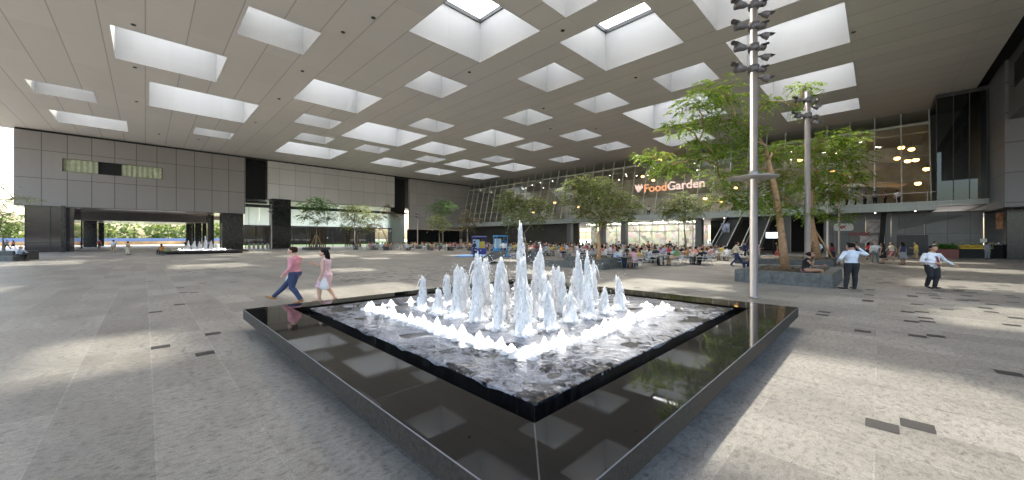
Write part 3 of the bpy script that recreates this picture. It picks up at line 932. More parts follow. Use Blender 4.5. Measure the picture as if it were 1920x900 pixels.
FU, FV = 5.97, 5.575
def make_fountain():
    root = gthing('fountain', 'large square fountain with black polished granite edge and white jets in the foreground', 'fountain', FU, FV, 0)
    hu, hv, b, z0, z1 = 4.45, 4.295, 3.6, 0.24, 0.45
    cb, cw = -0.06, 0.07                            # basin centre is a touch off the coping centre
    # four mitred coping slabs
    out = [(-hu, -hv), (hu, -hv), (hu, hv), (-hu, hv)]
    inn = [(-b + cb, -b + cw), (b + cb, -b + cw), (b + cb, b + cw), (-b + cb, b + cw)]
    c = 0.007
    for i in range(4):
        j = (i + 1) % 4
        o0, o1, n0, n1 = [Vector(p) for p in (out[i], out[j], inn[i], inn[j])]
        e = (o1 - o0).normalized()
        nrm = Vector((e.y, -e.x))
        g = 0.004
        o0, o1, n0, n1 = o0 + e * g, o1 - e * g, n0 + e * g, n1 - e * g
        p0, p1 = o0 - nrm * c, o1 - nrm * c
        mb = MB()
        V = [(*n0, z1), (*n1, z1), (*p1, z1), (*p0, z1), (*o0, z1 - c), (*o1, z1 - c), (*o0, z0), (*o1, z0), (*n0, z0), (*n1, z0)]
        mb.add(V, [(3, 2, 1, 0)], 0)
        mb.add(V, [(4, 5, 2, 3)], 2)  # pale chamfer strip paints in the highlight along the polished arris
        mb.add(V, [(6, 7, 5, 4), (8, 9, 7, 6)], 1)
        mb.add(V, [(6, 4, 3, 0, 8), (9, 1, 2, 5, 7)], 1)
        mb.build('coping', [M['black_granite'], M['granite_edge'], M['seam_glint']], root, loc=(0, 0, 0))
        mb = MB()                                   # pale joint filler in the mitre and across the slab
        d = (n0 - o0).normalized()
        q = Vector((-d.y, d.x)) * 0.006
        a0, a1 = Vector(out[i]) + d * 0.02, Vector(inn[i])
        mb.add([(*(a0 - q), z1 + 0.001), (*(a1 - q), z1 + 0.001), (*(a1 + q), z1 + 0.001), (*(a0 + q), z1 + 0.001)], [(0, 1, 2, 3), (3, 2, 1, 0)])
        mb.build('joint', M['seam_glint'], root, loc=(0, 0, 0))
        for k in range(1, 4):
            mb = MB()
            t = k / 4
            s0, s1 = o0.lerp(o1, t) - nrm * 0.02, o0.lerp(o1, t) - nrm * (0.02 + 0.70)
            q2 = e * 0.0022
            mb.add([(*(s0 - q2), z1 + 0.001), (*(s1 - q2), z1 + 0.001), (*(s1 + q2), z1 + 0.001), (*(s0 + q2), z1 + 0.001)], [(0, 1, 2, 3), (3, 2, 1, 0)])
            mb.build('joint', M['mid_grey'], root, loc=(0, 0, 0))
    tb, tu, tv = 3.33, -0.055, 0.03                 # water table standing in a dark moat inside the coping
    mb = MB(); mb.box(-3.85, 3.85, -3.75, 3.75, 0.001, 0.25); mb.build('plinth', M['plinth'], root, loc=(0, 0, 0))
    mb = MB(); mb.cbox(-tb + tu + 0.004, tb + tu - 0.004, -tb + tv + 0.004, tb + tv - 0.004, 0.251, 0.447, 0.015)
    # wavy veil of water slipping over the edge
    mb.build('basin', M['wet_granite'], root, loc=(0, 0, 0))
    n = 170
    r = np.random.default_rng(4)
    g = np.linspace(-tb + tu, tb + tu, n)
    gy = np.linspace(-tb + tv, tb + tv, n)
    X, Y = np.meshgrid(g, gy, indexing='ij')
    Z = np.zeros_like(X)
    for k in range(46):
        w = r.uniform(2.5, 15)
        a = r.uniform(0, 2 * PI)
        Z += 0.008 / w ** 0.6 * np.sin(w * (X * math.cos(a) + Y * math.sin(a)) + r.uniform(0, 6.3) + 0.8 * np.sin(1.3 * X * math.sin(a) + 1.7 * Y))
    ju, jv = 5.8 - FU, 5.55 - FV
    D = np.hypot(X - ju, Y - jv)
    Z += 0.012 * np.sin(D * 9) * np.exp(-D / 2.2)
    edge = np.minimum(np.minimum(X - g[0], g[-1] - X), np.minimum(Y - gy[0], gy[-1] - Y))
    Z = 0.464 + Z * np.clip(edge / 0.3, 0.1, 1) - 0.012 * np.exp(-edge / 0.04)
    vs = np.stack([X, Y, Z], -1).reshape(-1, 3)
    fs = [(i * n + j, i * n + n + j, i * n + n + j + 1, i * n + j + 1) for i in range(n - 1) for j in range(n - 1)]
    mb = MB(); mb.add([tuple(v) for v in vs], fs, 0, True)
    rim = [i * n for i in range(n)] + [(n - 1) * n + j for j in range(1, n)] + [i * n + n - 1 for i in range(n - 2, -1, -1)] + [j for j in range(n - 2, 0, -1)]
    ring = [tuple(vs[i]) for i in rim]
    rr = random.Random(2)
    low = []
    for k, p in enumerate(ring):
        f = 0.004 + 0.003 * (math.sin(k * 0.37) + math.sin(k * 0.83 + 1)) * 0.5
        cx = max(abs(p[0] - tu), abs(p[1] - tv))
        dx, dy = (p[0] - tu) / cx, (p[1] - tv) / cx
        low.append((p[0] + dx * abs(f) if abs(dx) > 0.999 else p[0], p[1] + dy * abs(f) if abs(dy) > 0.999 else p[1],
                    0.442 - 0.03 * max(0, math.sin(k * 0.21 + 1.6 * math.sin(k * 0.05))) ** 3 - 0.006 * rr.random()))
    k = len(ring)
    mb.add(ring + low, [(i, (i + 1) % k, k + (i + 1) % k, k + i) for i in range(k)], 0, True)
    mb.build('water', M['water'], root, loc=(0, 0, 0))

    # jets
    def jet_mesh(seed, h, r0):
        q = random.Random(seed)
        mb = MB()
        def column(x, y, h, r0, nseg, lean, zb=0.0):
            pts, rad = [], []
            ph = q.uniform(0, 6)
            for i in range(nseg + 1):
                t = i / nseg
                pts.append((x + lean[0] * t * t + 0.012 * math.sin(ph + 9 * t), y + lean[1] * t * t + 0.012 * math.cos(ph + 8 * t), zb + h * t))
                rad.append(max(0.004, r0 * (1.15 - 0.62 * t - 0.48 * t ** 3) * q.uniform(0.85, 1.15)))
            mb.tube(pts, rad, 9, 0, True, True)
        column(0, 0, h * 0.9, r0 * 0.72, max(8, int(h * 16)), (q.uniform(-.03, .03), q.uniform(-.03, .03)))
        for i in range(int(26 + 40 * h)):           # froth: overlapping lumps that thin out upwards
            t = q.random() ** 0.85
            a = q.uniform(0, 2 * PI)
            d = r0 * (1.0 - 0.78 * t) * q.uniform(0.3, 1.0)
            rr_ = r0 * (0.58 - 0.42 * t) * q.uniform(0.45, 1.0)
            mb.ball((d * math.cos(a), d * math.sin(a), h * t * q.uniform(0.92, 1.0)), (rr_, rr_, rr_ * q.uniform(1.8, 4.0)), 7, 5)
        for i in range(5):                          # ragged tip
            a, d = q.uniform(0, 2 * PI), q.uniform(0, 0.05)
            hh = h * q.uniform(0.82, 1.08)
            mb.tube([(d * 0.5 * math.cos(a), d * 0.5 * math.sin(a), h * 0.6), (d * math.cos(a), d * math.sin(a), hh * .9), (d * 1.25 * math.cos(a), d * 1.25 * math.sin(a), hh)], [r0 * .26, r0 * .2, .006], 6)
        for i in range(2):
            a = q.uniform(0, 2 * PI)
            v0 = q.uniform(0.06, 0.13)
            z = h * q.uniform(0.7, 0.95)
            pts = [(math.cos(a) * (0.03 + v0 * t), math.sin(a) * (0.03 + v0 * t), z + h * (0.1 * t - 0.4 * t * t)) for t in (0, .25, .5, .75, 1)]
            mb.tube(pts, [r0 * 0.13, r0 * .14, r0 * 0.1, r0 * .07, 0.003], 5)
        for i in range(70):
            a = q.uniform(0, 2 * PI)
            t = q.random()
            d = abs(q.gauss(0, 0.5)) * (r0 * 1.5 + 0.05 * h)
            mb.ball((d * math.cos(a), d * math.sin(a), h * (0.15 + 0.95 * t)), q.uniform(0.003, 0.010), 5, 4)
        # splash collar at the foot
        for i in range(11):
            a = 2 * PI * i / 11 + q.uniform(-.2, .2)
            d = r0 * q.uniform(1.0, 1.7)
            mb.ball((d * math.cos(a), d * math.sin(a), 0.01), (0.05 * q.uniform(.8, 1.5), 0.05 * q.uniform(.8, 1.5), q.uniform(0.02, 0.06)), 6, 4)
        return mb
    def foam_mesh(seed):
        q = random.Random(seed)
        mb = MB()
        hm = q.uniform(0.08, 0.19)
        mb.tube([(0, 0, -0.02), (0, 0, hm * .2), (q.uniform(-.008, .008), 0, hm * .6), (q.uniform(-.015, .015), q.uniform(-.015, .015), hm)], [0.10, 0.075, 0.045, 0.008], 9)
        for i in range(3):
            a = q.uniform(0, 2 * PI)
            mb.tube([(.03 * math.cos(a), .03 * math.sin(a), -0.01), (.045 * math.cos(a), .045 * math.sin(a), hm * q.uniform(.45, .8))], [0.045, 0.008], 7)
        for i in range(12):
            a, d = q.uniform(0, 2 * PI), q.uniform(0.05, 0.15)
            s = q.uniform(0.03, 0.05)
            mb.ball((d * math.cos(a), d * math.sin(a), 0.0), (s * 1.5, s * 1.5, s * q.uniform(.5, .9)), 7, 5)
        return mb
    lamp = MB(); lamp.tube([(0, 0, -0.01), (0, 0, 0.012)], [0.10, 0.085], 10); lamp = lamp.mesh('underwater_lamp', M['under_light'])
    q = random.Random(11)
    for i in range(6):
        for j in range(6):
            u, v = 4.31 + 0.603 * i - FU, 4.04 + 0.603 * j - FV
            ring = min(i, j, 5 - i, 5 - j)
            h = {0: q.uniform(0.45, 0.98), 1: q.uniform(0.72, 1.05), 2: q.uniform(0.9, 1.2)}[ring]
            if (i, j) == (0, 3): h = 0.90
            if (i, j) == (0, 2): h = 1.15
            if (i, j) == (0, 0): h = 0.78
            if (i, j) == (0, 1): h = 0.98
            if (i, j) == (0, 5): h = 0.62
            if (i, j) == (0, 4): h = 0.45
            if (i, j) == (5, 0): h = 0.66
            if (i, j) == (3, 3): h = 1.72
            if (i, j) == (3, 2): h = 1.25
            if (i, j) == (3, 0): h = 1.12
            if (i, j) == (4, 1): h = 1.15
            jt = jet_mesh(100 + i * 6 + j, h * 1.1, 0.156 if ring else 0.125).build('jet', M['spray'], root, loc=(u + q.uniform(-.03, .03), v + q.uniform(-.03, .03), 0.46))
            o = bpy.data.objects.new('underwater_lamp', lamp); C.objects.link(o); o.parent = jt; o.location = (0, 0, 0.005)
    foams = [foam_mesh(50 + k).mesh('bubble_jet', M['foam']) for k in range(7)]
    u0, u1, v0, v1 = 3.48 - FU, 8.09 - FU, 3.26 - FV, 7.92 - FV
    k = 0
    per = [(u0, v0 + (v1 - v0) * t / 21) for t in range(22)] + [(u0 + (u1 - u0) * t / 21, v0) for t in range(1, 22)] + \
          [(u1, v0 + (v1 - v0) * t / 9) for t in range(1, 10)] + [(u0 + (u1 - u0) * t / 9, v1) for t in range(1, 9)]
    for (u, v) in per:
        o = bpy.data.objects.new('bubble_jet', foams[k % 7]); C.objects.link(o); o.parent = root
        s = q.uniform(0.8, 1.25)
        o.location = (u + q.uniform(-.03, .03), v + q.uniform(-.05, .05), 0.466); o.rotation_euler = (0, 0, q.uniform(0, 6.28)); o.scale = (s, s, s * q.uniform(.8, 1.15))
        l = bpy.data.objects.new('underwater_lamp', lamp); C.objects.link(l); l.parent = o; l.location = (0, 0, 0.004)
        k += 1
    return root
fountain = make_fountain()
fx, fy = XY(5.8, 66.75)
dup(fountain, (fx, fy, 0), GRID, 'distant square fountain with small white jets on low black base before the passage')

# ------------------------------------------------------------------ planters and trees
def stone_mat(name, col, var):
    t = NT(name)
    n = t.noise(t.coord(), 5, 7, 0.72, 0.8)
    t.base(t.ramp(n, [(0.3, tuple(c * (1 - var) for c in col)), (0.55, col), (0.75, tuple(c * (1 + var) for c in col))]))
    t.set(Roughness=0.55)
    t.bump(n, 0.3, 0.02)
    return t.m
M['planter'] = stone_mat('mottled green grey granite', (0.12, 0.125, 0.12), 0.6)
M['planter_dark'] = stone_mat('dark granite bench', (0.07, 0.072, 0.072), 0.5)
M['soil'] = mat('leaf litter', (0.09, 0.07, 0.045), 0.95, var=0.6, scale=14, bump=0.8)
M['bark'] = mat('pale brown bark', (0.40, 0.24, 0.13), 0.8, var=0.35, scale=8, bump=0.5)
M['bark_grey'] = mat('grey brown bark', (0.24, 0.20, 0.15), 0.85, var=0.3, scale=8, bump=0.5)
M['stake'] = mat('timber stake', (0.42, 0.27, 0.13), 0.7, var=0.25)
M['leaf_bright'] = leaf_mat('fresh green leaves', (0.06, 0.13, 0.012), (0.30, 0.39, 0.06), 0.5)
M['leaf_olive'] = leaf_mat('olive leaves', (0.085, 0.12, 0.03), (0.36, 0.40, 0.15), 0.45)
M['leaf_deep'] = leaf_mat('deep green leaves', (0.03, 0.095, 0.015), (0.11, 0.25, 0.035), 0.42)
M['leaf_dry'] = leaf_mat('thin dry leaves', (0.09, 0.085, 0.04), (0.2, 0.16, 0.08), 0.4)

def planter(label, u0, u1, v0, v1, h=0.55, m='planter', name='stone_planter', group=None):
    r = gthing(name, label, 'planter', (u0 + u1) / 2, (v0 + v1) / 2, 0, group)
    O = ((u0 + u1) / 2, (v0 + v1) / 2, 0)
    w = 0.4
    mb = MB(O)
    mb.cbox(u0, u1, v0, v0 + w, 0.001, h, 0.015); mb.cbox(u0, u1, v1 - w, v1, 0.001, h, 0.015)
    mb.cbox(u0, u0 + w, v0 + w + 0.002, v1 - w - 0.002, 0.001, h, 0.015); mb.cbox(u1 - w, u1, v0 + w + 0.002, v1 - w - 0.002, 0.001, h, 0.015)
    mb.build('kerb', M[m], r, loc=(0, 0, 0))
    mb = MB(O)
    nx, ny = 14, 10
    q = random.Random(int(u0 * 7))
    P = [(u0 + w + (u1 - u0 - 2 * w) * i / nx, v0 + w + (v1 - v0 - 2 * w) * j / ny, h - 0.05 + q.uniform(-.02, .03)) for i in range(nx + 1) for j in range(ny + 1)]
    mb.add(P, [(i * (ny + 1) + j, (i + 1) * (ny + 1) + j, (i + 1) * (ny + 1) + j + 1, i * (ny + 1) + j + 1) for i in range(nx) for j in range(ny)], 0, True)
    for i in range(60):
        x, y = q.uniform(u0 + w, u1 - w), q.uniform(v0 + w, v1 - w)
        s = q.uniform(0.03, 0.08)
        mb.ball((x, y, h - 0.03), (s, s, s * 0.5), 5, 4)
    mb.build('soil', M['soil'], r, loc=(0, 0, 0))
    return r

def make_tree(name, label, base, clumps, Y, leaf, lsize=0.17, dens=1.0, trunk=None, r0=0.16, bark='bark', seed=1, group=None, droop=0.5, spread=1.0, nl=7):
    """trunk with limbs, and a crown of drooping compound fronds gathered in layered clumps"""
    q = random.Random(seed)
    base = Vector(base)
    root = thing(name, label, 'tree', base, 0, group)
    CL = []
    for (px, py, rx, ry) in clumps:
        rxw, rzw = rx * Y / F, ry * Y / F
        c = pt(px, py, Y)
        c.y = Y + q.uniform(-1, 1) * spread
        k = c.y / Y                                  # keep the size believable as depth varies
        c = Vector((c.x * k, c.y, CAMZ + (c.z - CAMZ) * k)) - base
        CL.append((c, rxw, rzw))
    top = Vector((0, 0, 0))
    for c, a, b in CL:
        top += c
    top /= len(CL)
    if trunk is None:
        zt = min(c.z - b for c, a, b in CL) * 0.75
        trunk = [(0, 0, 0), (0.05, 0, zt * 0.5), (top.x * 0.3, top.y * 0.3, zt)]
    trunk = [Vector(p) for p in trunk]
    mb = MB()
    nT = len(trunk)
    rad = [r0 * (1 - 0.45 * i / max(1, nT - 1)) for i in range(nT)]
    rad[0] *= 1.15
    mb.tube(trunk, rad, 10)
    fork = trunk[-1]
    # limbs to each clump; farther clumps leave from inner limb points
    nodes = [fork] + ([trunk[-2].lerp(fork, 0.6)] if nT > 2 else [])
    order = sorted(range(len(CL)), key=lambda i: (CL[i][0] - fork).length)
    for i in order:
        c, a, b = CL[i]
        s = min(nodes, key=lambda n_: (n_ - c).length * (1.0 if n_.z < c.z + 0.3 else 1.6))
        d = c - s
        m1 = s + d * 0.35 + Vector((0, 0, 0.12 * d.length)) + Vector((q.uniform(-.1, .1), q.uniform(-.1, .1), 0)) * d.length
        m2 = s + d * 0.72 + Vector((0, 0, 0.08 * d.length))
        rr = r0 * (0.42 if (s - fork).length < 0.1 else 0.26)
        mb.tube([s, m1, m2, c], [rr, rr * 0.72, rr * 0.5, rr * 0.25], 6)
        nodes += [m1, m2, c]
        for k in range(4):
            e = c + Vector((q.uniform(-1, 1) * a, q.uniform(-1, 1) * a, q.uniform(-.7, .7) * b))
            mb.tube([m2.lerp(c, 0.5), (m2.lerp(e, 0.6)), e], [rr * 0.3, rr * 0.2, 0.006], 4)
    mb.build('trunk', M[bark], root, loc=(0, 0, 0))
    L = MB()
    vs, fs = [], []
    def frond(p, d, length):
        up = Vector((0, 0, 1))
        side = d.cross(up)
        if side.length < 0.05:
            side = Vector((1, 0, 0))
        side.normalize()
        for k in range(nl):
            t = (k + 0.6) / nl
            o = p + d * (length * t) - up * (droop * length * t * t)
            for s in (-1, 1):
                l = lsize * (1.1 - 0.5 * abs(t - 0.4)) * q.uniform(0.75, 1.25)
                dr = (side * s * 0.9 + d * 0.55 - up * q.uniform(0.05, 0.7)).normalized()
                wv = dr.cross(up + d * q.uniform(-.5, .5))
                if wv.length < 0.05:
                    continue
                wv = wv.normalized() * l * 0.23
                n0 = len(vs)
                vs.extend([tuple(o), tuple(o + dr * l * 0.5 + wv), tuple(o + dr * l), tuple(o + dr * l * 0.5 - wv)])
                fs.append((n0, n0 + 1, n0 + 2, n0 + 3))
    for c, a, b in CL:
        cnt = int(dens * (a * b * 5.5 + a * a * 2.2) / (lsize * lsize * nl) * 2.3) + 6
        for i in range(cnt):
            while True:
                p = Vector((q.uniform(-1, 1), q.uniform(-1, 1), q.uniform(-1, 1)))
                if p.length < 1:
                    break
            p = p * (0.55 + 0.45 * p.length)
            w = c + Vector((p.x * a, p.y * a * 0.9, p.z * b))
            d = Vector((p.x + q.uniform(-.6, .6), p.y + q.uniform(-.6, .6), p.z * 0.5 + q.uniform(-.25, .45))).normalized()
            frond(w - d * lsize, d, lsize * q.uniform(2.2, 3.8))
    L.add(vs, fs)
    L.build('crown', M[leaf], root, loc=(0, 0, 0))
    return root

planter('mottled granite planter with tall bright tree and steel mast beside the fountain', 19.6, 25.0, 1.3, 4.8)
T1 = [(1337, 168, 50, 22), (1304, 197, 45, 24), (1361, 184, 40, 22), (1275, 237, 45, 13), (1323, 232, 45, 15), (1380, 225, 42, 22), (1438, 192, 26, 14), (1223, 292, 38, 15),
      (1271, 306, 42, 18), (1242, 318, 33, 12), (1337, 287, 46, 20), (1385, 273, 46, 24), (1347, 330, 42, 22), (1395, 321, 46, 28), (1361, 369, 42, 20), (1400, 373, 42, 22),
      (1447, 287, 36, 24), (1476, 283, 36, 24), (1447, 359, 42, 28), (1476, 330, 38, 28), (1447, 388, 38, 16), (1490, 388, 32, 17), (1505, 182, 20, 18), (1510, 163, 26, 8), (1494, 200, 14, 9),
      (1415, 248, 30, 16), (1310, 265, 30, 10)]
b1 = at(1472, 505, 0.5)
tr = [(0, 0, 0), tuple(pt(1467, 455, 17.9) - b1), tuple(pt(1461, 405, 17.9) - b1), tuple(pt(1452, 350, 17.8) - b1), tuple(pt(1440, 300, 17.7) - b1)]
make_tree('feathery_tree', 'tall bright green tree with feathery layered crown and orange brown trunk beside the steel mast', b1, T1, 18.4, 'leaf_bright', 0.145, 0.72, tr, 0.185, 'bark', 7, spread=1.1)
planter('dark granite planter behind the tall bright tree with a propped trunk', 33.5, 39.5, 2.2, 8.2, 0.5, 'planter_dark')
T2 = [(1552, 260, 42, 18), (1586, 260, 38, 18), (1524, 283, 33, 25), (1562, 292, 42, 25), (1595, 292, 35, 24), (1533, 330, 38, 25), (1576, 330, 42, 25), (1605, 335, 26, 15),
      (1543, 364, 38, 18), (1571, 364, 33, 15), (1530, 397, 36, 14), (1571, 405, 28, 9), (1500, 345, 26, 18)]
b2 = at(1531, 483, 0.5)
tr = [(0, 0, 0), tuple(pt(1524, 440, 29.0) - b2), tuple(pt(1517, 395, 29.0) - b2), tuple(pt(1522, 350, 29.0) - b2)]
make_tree('feathery_tree', 'second bright feathery tree with leaning trunk held by timber props right of the mast', b2, T2, 29.0, 'leaf_bright', 0.21, 0.8, tr, 0.30, 'bark', 8, spread=1.8)
for dx, dy in ((-0.95, -0.3), (0.9, -0.4), (0.1, 1.0)):
    s = MB(); s.tube([(dx, dy, 0), (-0.2, 0, 2.3)], 0.07, 6)
    o = s.build('timber_prop', M['stake'], None, loc=tuple(b2)); tag(o, 'slanting timber prop holding the leaning trunk of the second bright tree', 'prop', 'timber props at the leaning tree')
planter('two tier granite planter among the café tables in the middle of the plaza', 21.5, 25.6, 12.5, 16.2, 0.72)
mb = MB(); mb.cbox(20.6, 21.48, 12.4, 17.2, 0.001, 0.45, 0.02)
tag(mb.build('stone_bench', M['planter'], rot=GRID, loc=(0, 0, 0)), 'long low mottled granite bench in front of the two tier planter', 'bench')
T3 = [(1102, 338, 42, 12), (1074, 347, 28, 10), (1130, 352, 38, 14), (1097, 360, 42, 14), (1158, 369, 33, 14), (1080, 374, 28, 10), (1122, 383, 42, 14), (1180, 385, 24, 14), (1091, 399, 24, 10),
      (1138, 402, 38, 12), (1172, 405, 24, 11), (1130, 416, 28, 8)]
make_tree('spreading_tree', 'rounded olive green tree with pale slim trunk in the two tier planter', at(1122, 487, 0.66), T3, 26.2, 'leaf_olive', 0.22, 0.95, None, 0.15, 'bark', 9, spread=1.6)
T4 = [(952, 360, 14, 7), (944, 374, 22, 10), (974, 374, 28, 11), (1002, 377, 26, 11), (949, 388, 23, 10), (985, 391, 33, 12), (1019, 391, 20, 11), (972, 405, 28, 10), (1008, 408, 26, 10), (960, 418, 14, 5)]
b4 = at(985, 481, 0); b4.y = 42.0; b4 = Vector(((985 - CX) / F * 42, 42, 0))
make_tree('spreading_tree', 'olive green tree partly hidden behind the tallest fountain jets', b4, T4, 42.0, 'leaf_olive', 0.28, 0.95, None, 0.17, 'bark_grey', 10, spread=2)
T5 = [(1280, 369, 33, 10), (1263, 383, 28, 12), (1297, 383, 33, 11), (1277, 397, 38, 11), (1310, 391, 20, 11), (1250, 397, 18, 8), (1283, 410, 23, 7)]
b5 = Vector(((1285 - CX) / F * 42, 42, 0))
make_tree('spreading_tree', 'thin olive tree below the orange and white letters left of the escalators', b5, T5, 42.0, 'leaf_olive', 0.26, 0.75, None, 0.14, 'bark_grey', 11, spread=2)
def far_tree(px, Y, clumps, leaf, label, seed, name='young_tree', dens=0.9, bark='bark_grey', r0=0.16, ls=0.36):
    b = Vector(((px - CX) / F * Y, Y, 0))
    return make_tree(name, label, b, clumps, Y, leaf, ls, dens, None, r0, bark, seed, 'young trees at the far side of the plaza', spread=1.5, nl=5)
far_tree(593, 66, [(595, 375, 22, 7), (578, 385, 20, 8), (612, 385, 20, 8), (595, 395, 28, 8), (572, 405, 14, 5), (618, 407, 14, 5), (597, 415, 14, 5)], 'leaf_deep', 'dark green round headed tree before the lobby with staked trunk', 21)
far_tree(670, 68, [(670, 390, 28, 8), (650, 400, 20, 7), (690, 402, 22, 8), (668, 412, 28, 8), (655, 424, 16, 5), (690, 424, 16, 5)], 'leaf_olive', 'silvery olive tree in front of the pale lobby glass', 22)
far_tree(726, 66, [(712, 405, 14, 8), (740, 400, 10, 7), (725, 385, 10, 5), (708, 420, 16, 6), (690, 430, 14, 5)], 'leaf_dry', 'sparse reddish tree with bare forked trunk beside the silvery olive one', 23, dens=0.4, bark='bark')
far_tree(830, 74, [(830, 378, 18, 6), (815, 388, 15, 7), (843, 388, 15, 7), (830, 396, 20, 6)], 'leaf_deep', 'deep green tree rising above a paler one in front of the mid grey wall', 24)
far_tree(824, 62, [(822, 406, 18, 6), (810, 415, 14, 5), (835, 417, 15, 6), (822, 424, 16, 4)], 'leaf_olive', 'small pale tree standing just below the deep green one', 25)
far_tree(877, 66, [(876, 398, 12, 6), (866, 410, 14, 6), (886, 412, 16, 6), (876, 424, 20, 5)], 'leaf_dry', 'small yellowish tree near the corner of the leaning glass', 26, dens=0.8)
far_tree(6, 37, [(0, 350, 20, 10), (15, 375, 18, 12), (45, 372, 26, 6), (-20, 380, 30, 18), (8, 400, 22, 14), (25, 420, 18, 7), (-25, 420, 30, 18), (5, 440, 16, 7)], 'leaf_olive',
         'thin leafed tree at the left edge behind the seated man', 27, dens=0.38, ls=0.20)
s = MB()
for a in range(4):
    w = a * PI / 2 + 0.4
    s = MB(); s.tube([(1.0 * math.cos(w), 1.0 * math.sin(w), 0.3), (0.15 * math.cos(w), 0.15 * math.sin(w), 2.6)], 0.06, 5)
    o = s.build('timber_prop', M['stake'], None, loc=((593 - CX) / F * 66, 66, 0)); tag(o, 'slanting timber prop around the trunk of the dark round headed tree', 'prop', 'timber props at the dark round headed tree')
pu, pv = UV((593 - CX) / F * 66, 66)
planter('dark low planter under the staked round headed tree', pu - 1.8, pu + 1.8, pv - 1.8, pv + 1.8, 0.45, 'planter_dark')

# ------------------------------------------------------------------ lamp masts
M['lamp_grey'] = mat('dark grey lamp metal', (0.15, 0.135, 0.13), 0.45, 0.3)
M['lens'] = mat('lamp lens', (0.55, 0.55, 0.52), 0.15)
def make_mast(label, loc, group, hs=0.76, top=11.4, levels=5):
    r = thing('lamp_mast', label, 'lamp mast', loc, 0.35, group)
    mb = MB(); mb.tube([(0, 0, 0), (0, 0, 0.05), (0, 0, 0.06), (0, 0, top)], [0.16, 0.16, 0.125 * (.8 + .24 * hs), 0.115 * (.8 + .24 * hs)], 16); mb.build('pole', M['steel'], r, loc=(0, 0, 0))
    if levels > 2:
        mb = MB(); mb.tube([(0, 0, 4.05), (0, 0, 4.09), (0, 0, 4.15)], [0.72, 0.72, 0.13], 24)
        mb.tube([(0, 0, 4.02), (0, 0, 4.30)], 0.15, 12); mb.build('reflector_plate', M['steel'], r, loc=(0, 0, 0))
    for lv in range(levels):
        z = (7.75 if levels > 2 else 7.15) + 0.72 * lv
        zb = z
        mb = MB(); mb.tube([(0, 0, z - 0.12), (0, 0, z + 0.12)], 0.165, 12); mb.build('collar', M['lamp_grey'], r, loc=(0, 0, 0))
        for k, (ang, L, R) in enumerate(((PI - 0.35, 0.46 * hs, 0.23 * hs), (-0.55, 0.30 * hs, 0.17 * hs), (-PI / 2 - 0.2, 0.24 * hs, 0.14 * hs))):
            z = zb - (0.0, 0.3, 0.12)[k]
            d = Vector((math.cos(ang), math.sin(ang), 0))
            ax = (d * 0.93 + Vector((0, 0, -0.28 if k else 0.10))).normalized()
            s = Vector((0, 0, z)) + d * 0.14
            mb = MB()
            mb.tube([s, s + d * 0.12], 0.035, 6)
            a = s + d * 0.10
            mb.tube([a - ax * 0.02, a + ax * 0.06, a + ax * 0.18, a + ax * L, a + ax * (L - 0.015), a + ax * 0.2], [0.05, 0.10, 0.12, R, R - 0.015, 0.10], 10)
            up = Vector((0, 0, 1)); up = (up - ax * up.dot(ax)).normalized(); sd = ax.cross(up)
            hood = []
            for j in range(7):
                w = -0.9 + 1.8 * j / 6
                pr = up * math.cos(w) * R + sd * math.sin(w) * R
                hood += [a + ax * L + pr, a + ax * (L + 0.17 * math.cos(w * 0.9)) + pr * 1.06]
            mb.add([tuple(h) for h in hood], [(2 * j, 2 * j + 1, 2 * j + 3, 2 * j + 2) for j in range(6)])
            h = mb.build('floodlight', M['lamp_grey'], r, loc=(0, 0, 0))
            mb = MB(); mb.tube([a + ax * (L - 0.06), a + ax * (L - 0.05)], R * 0.8, 10); mb.build('lens', M['lens'], h, loc=(0, 0, 0))
    return r
mast = make_mast('nearest tall steel lamp mast right of the fountain with stacked floodlights', (at(1413, 558).x, at(1413, 558).y, 0), 'steel lamp masts')
for px, Y, z, lab in ((1514, 16.9, 0.5, 'steel lamp mast rising from the mottled planter beside the tall tree'), (509, 70, 0, 'far lamp mast against the black recess left of the lobby column'),
                      (665, 77, 0, 'far lamp mast above the silvery olive tree'), (783, 86, 0, 'far lamp mast alone in front of the mid grey wall'), (876, 96, 0, 'farthest lamp mast near the corner of the leaning glass'),
                      (1552, 40, 0, 'lamp mast seen through the second feathery tree'), (1573, 46, 0, 'slim mast just right of the second feathery tree near the red lettering')):
    if px == 1514:
        mast = make_mast(lab, ((px - CX) / F * Y, Y, z), 'steel lamp masts', 0.6, 8.25, 2)
    else:
        dup(mast, ((px - CX) / F * Y, Y, z), 0.35, lab)
#@@PEOPLE
# ------------------------------------------------------------------ people
KW = 1.40                                           # the photograph shows everyone broad for their height
def loft(pts, rad, side=(0, 1, 0), n=14, cap=True):
    """closed surface through rings: pts centres, rad (half width along side, half depth)"""
    vs, fs = [], []
    pts = [Vector(p) for p in pts]
    for i, p in enumerate(pts):
        t = (pts[min(i + 1, len(pts) - 1)] - pts[max(i - 1, 0)]).normalized()
        s = Vector(side); s = s - t * s.dot(t)
        if s.length < 1e-3:
            s = t.orthogonal()
        s.normalize()
        b = t.cross(s)
        a, d = rad[i] if hasattr(rad[i], '__len__') else (rad[i], rad[i])
        for k in range(n):
            w = 2 * PI * k / n
            vs.append(tuple(p + s * math.cos(w) * a + b * math.sin(w) * d))
    m = len(pts)
    for i in range(m - 1):
        for k in range(n):
            l = (k + 1) % n
            fs.append((i * n + k, i * n + l, i * n + n + l, i * n + n + k))
    fs.append(list(range(n - 1, -1, -1))); fs.append([(m - 1) * n + k for k in range(n)])
    return vs, fs

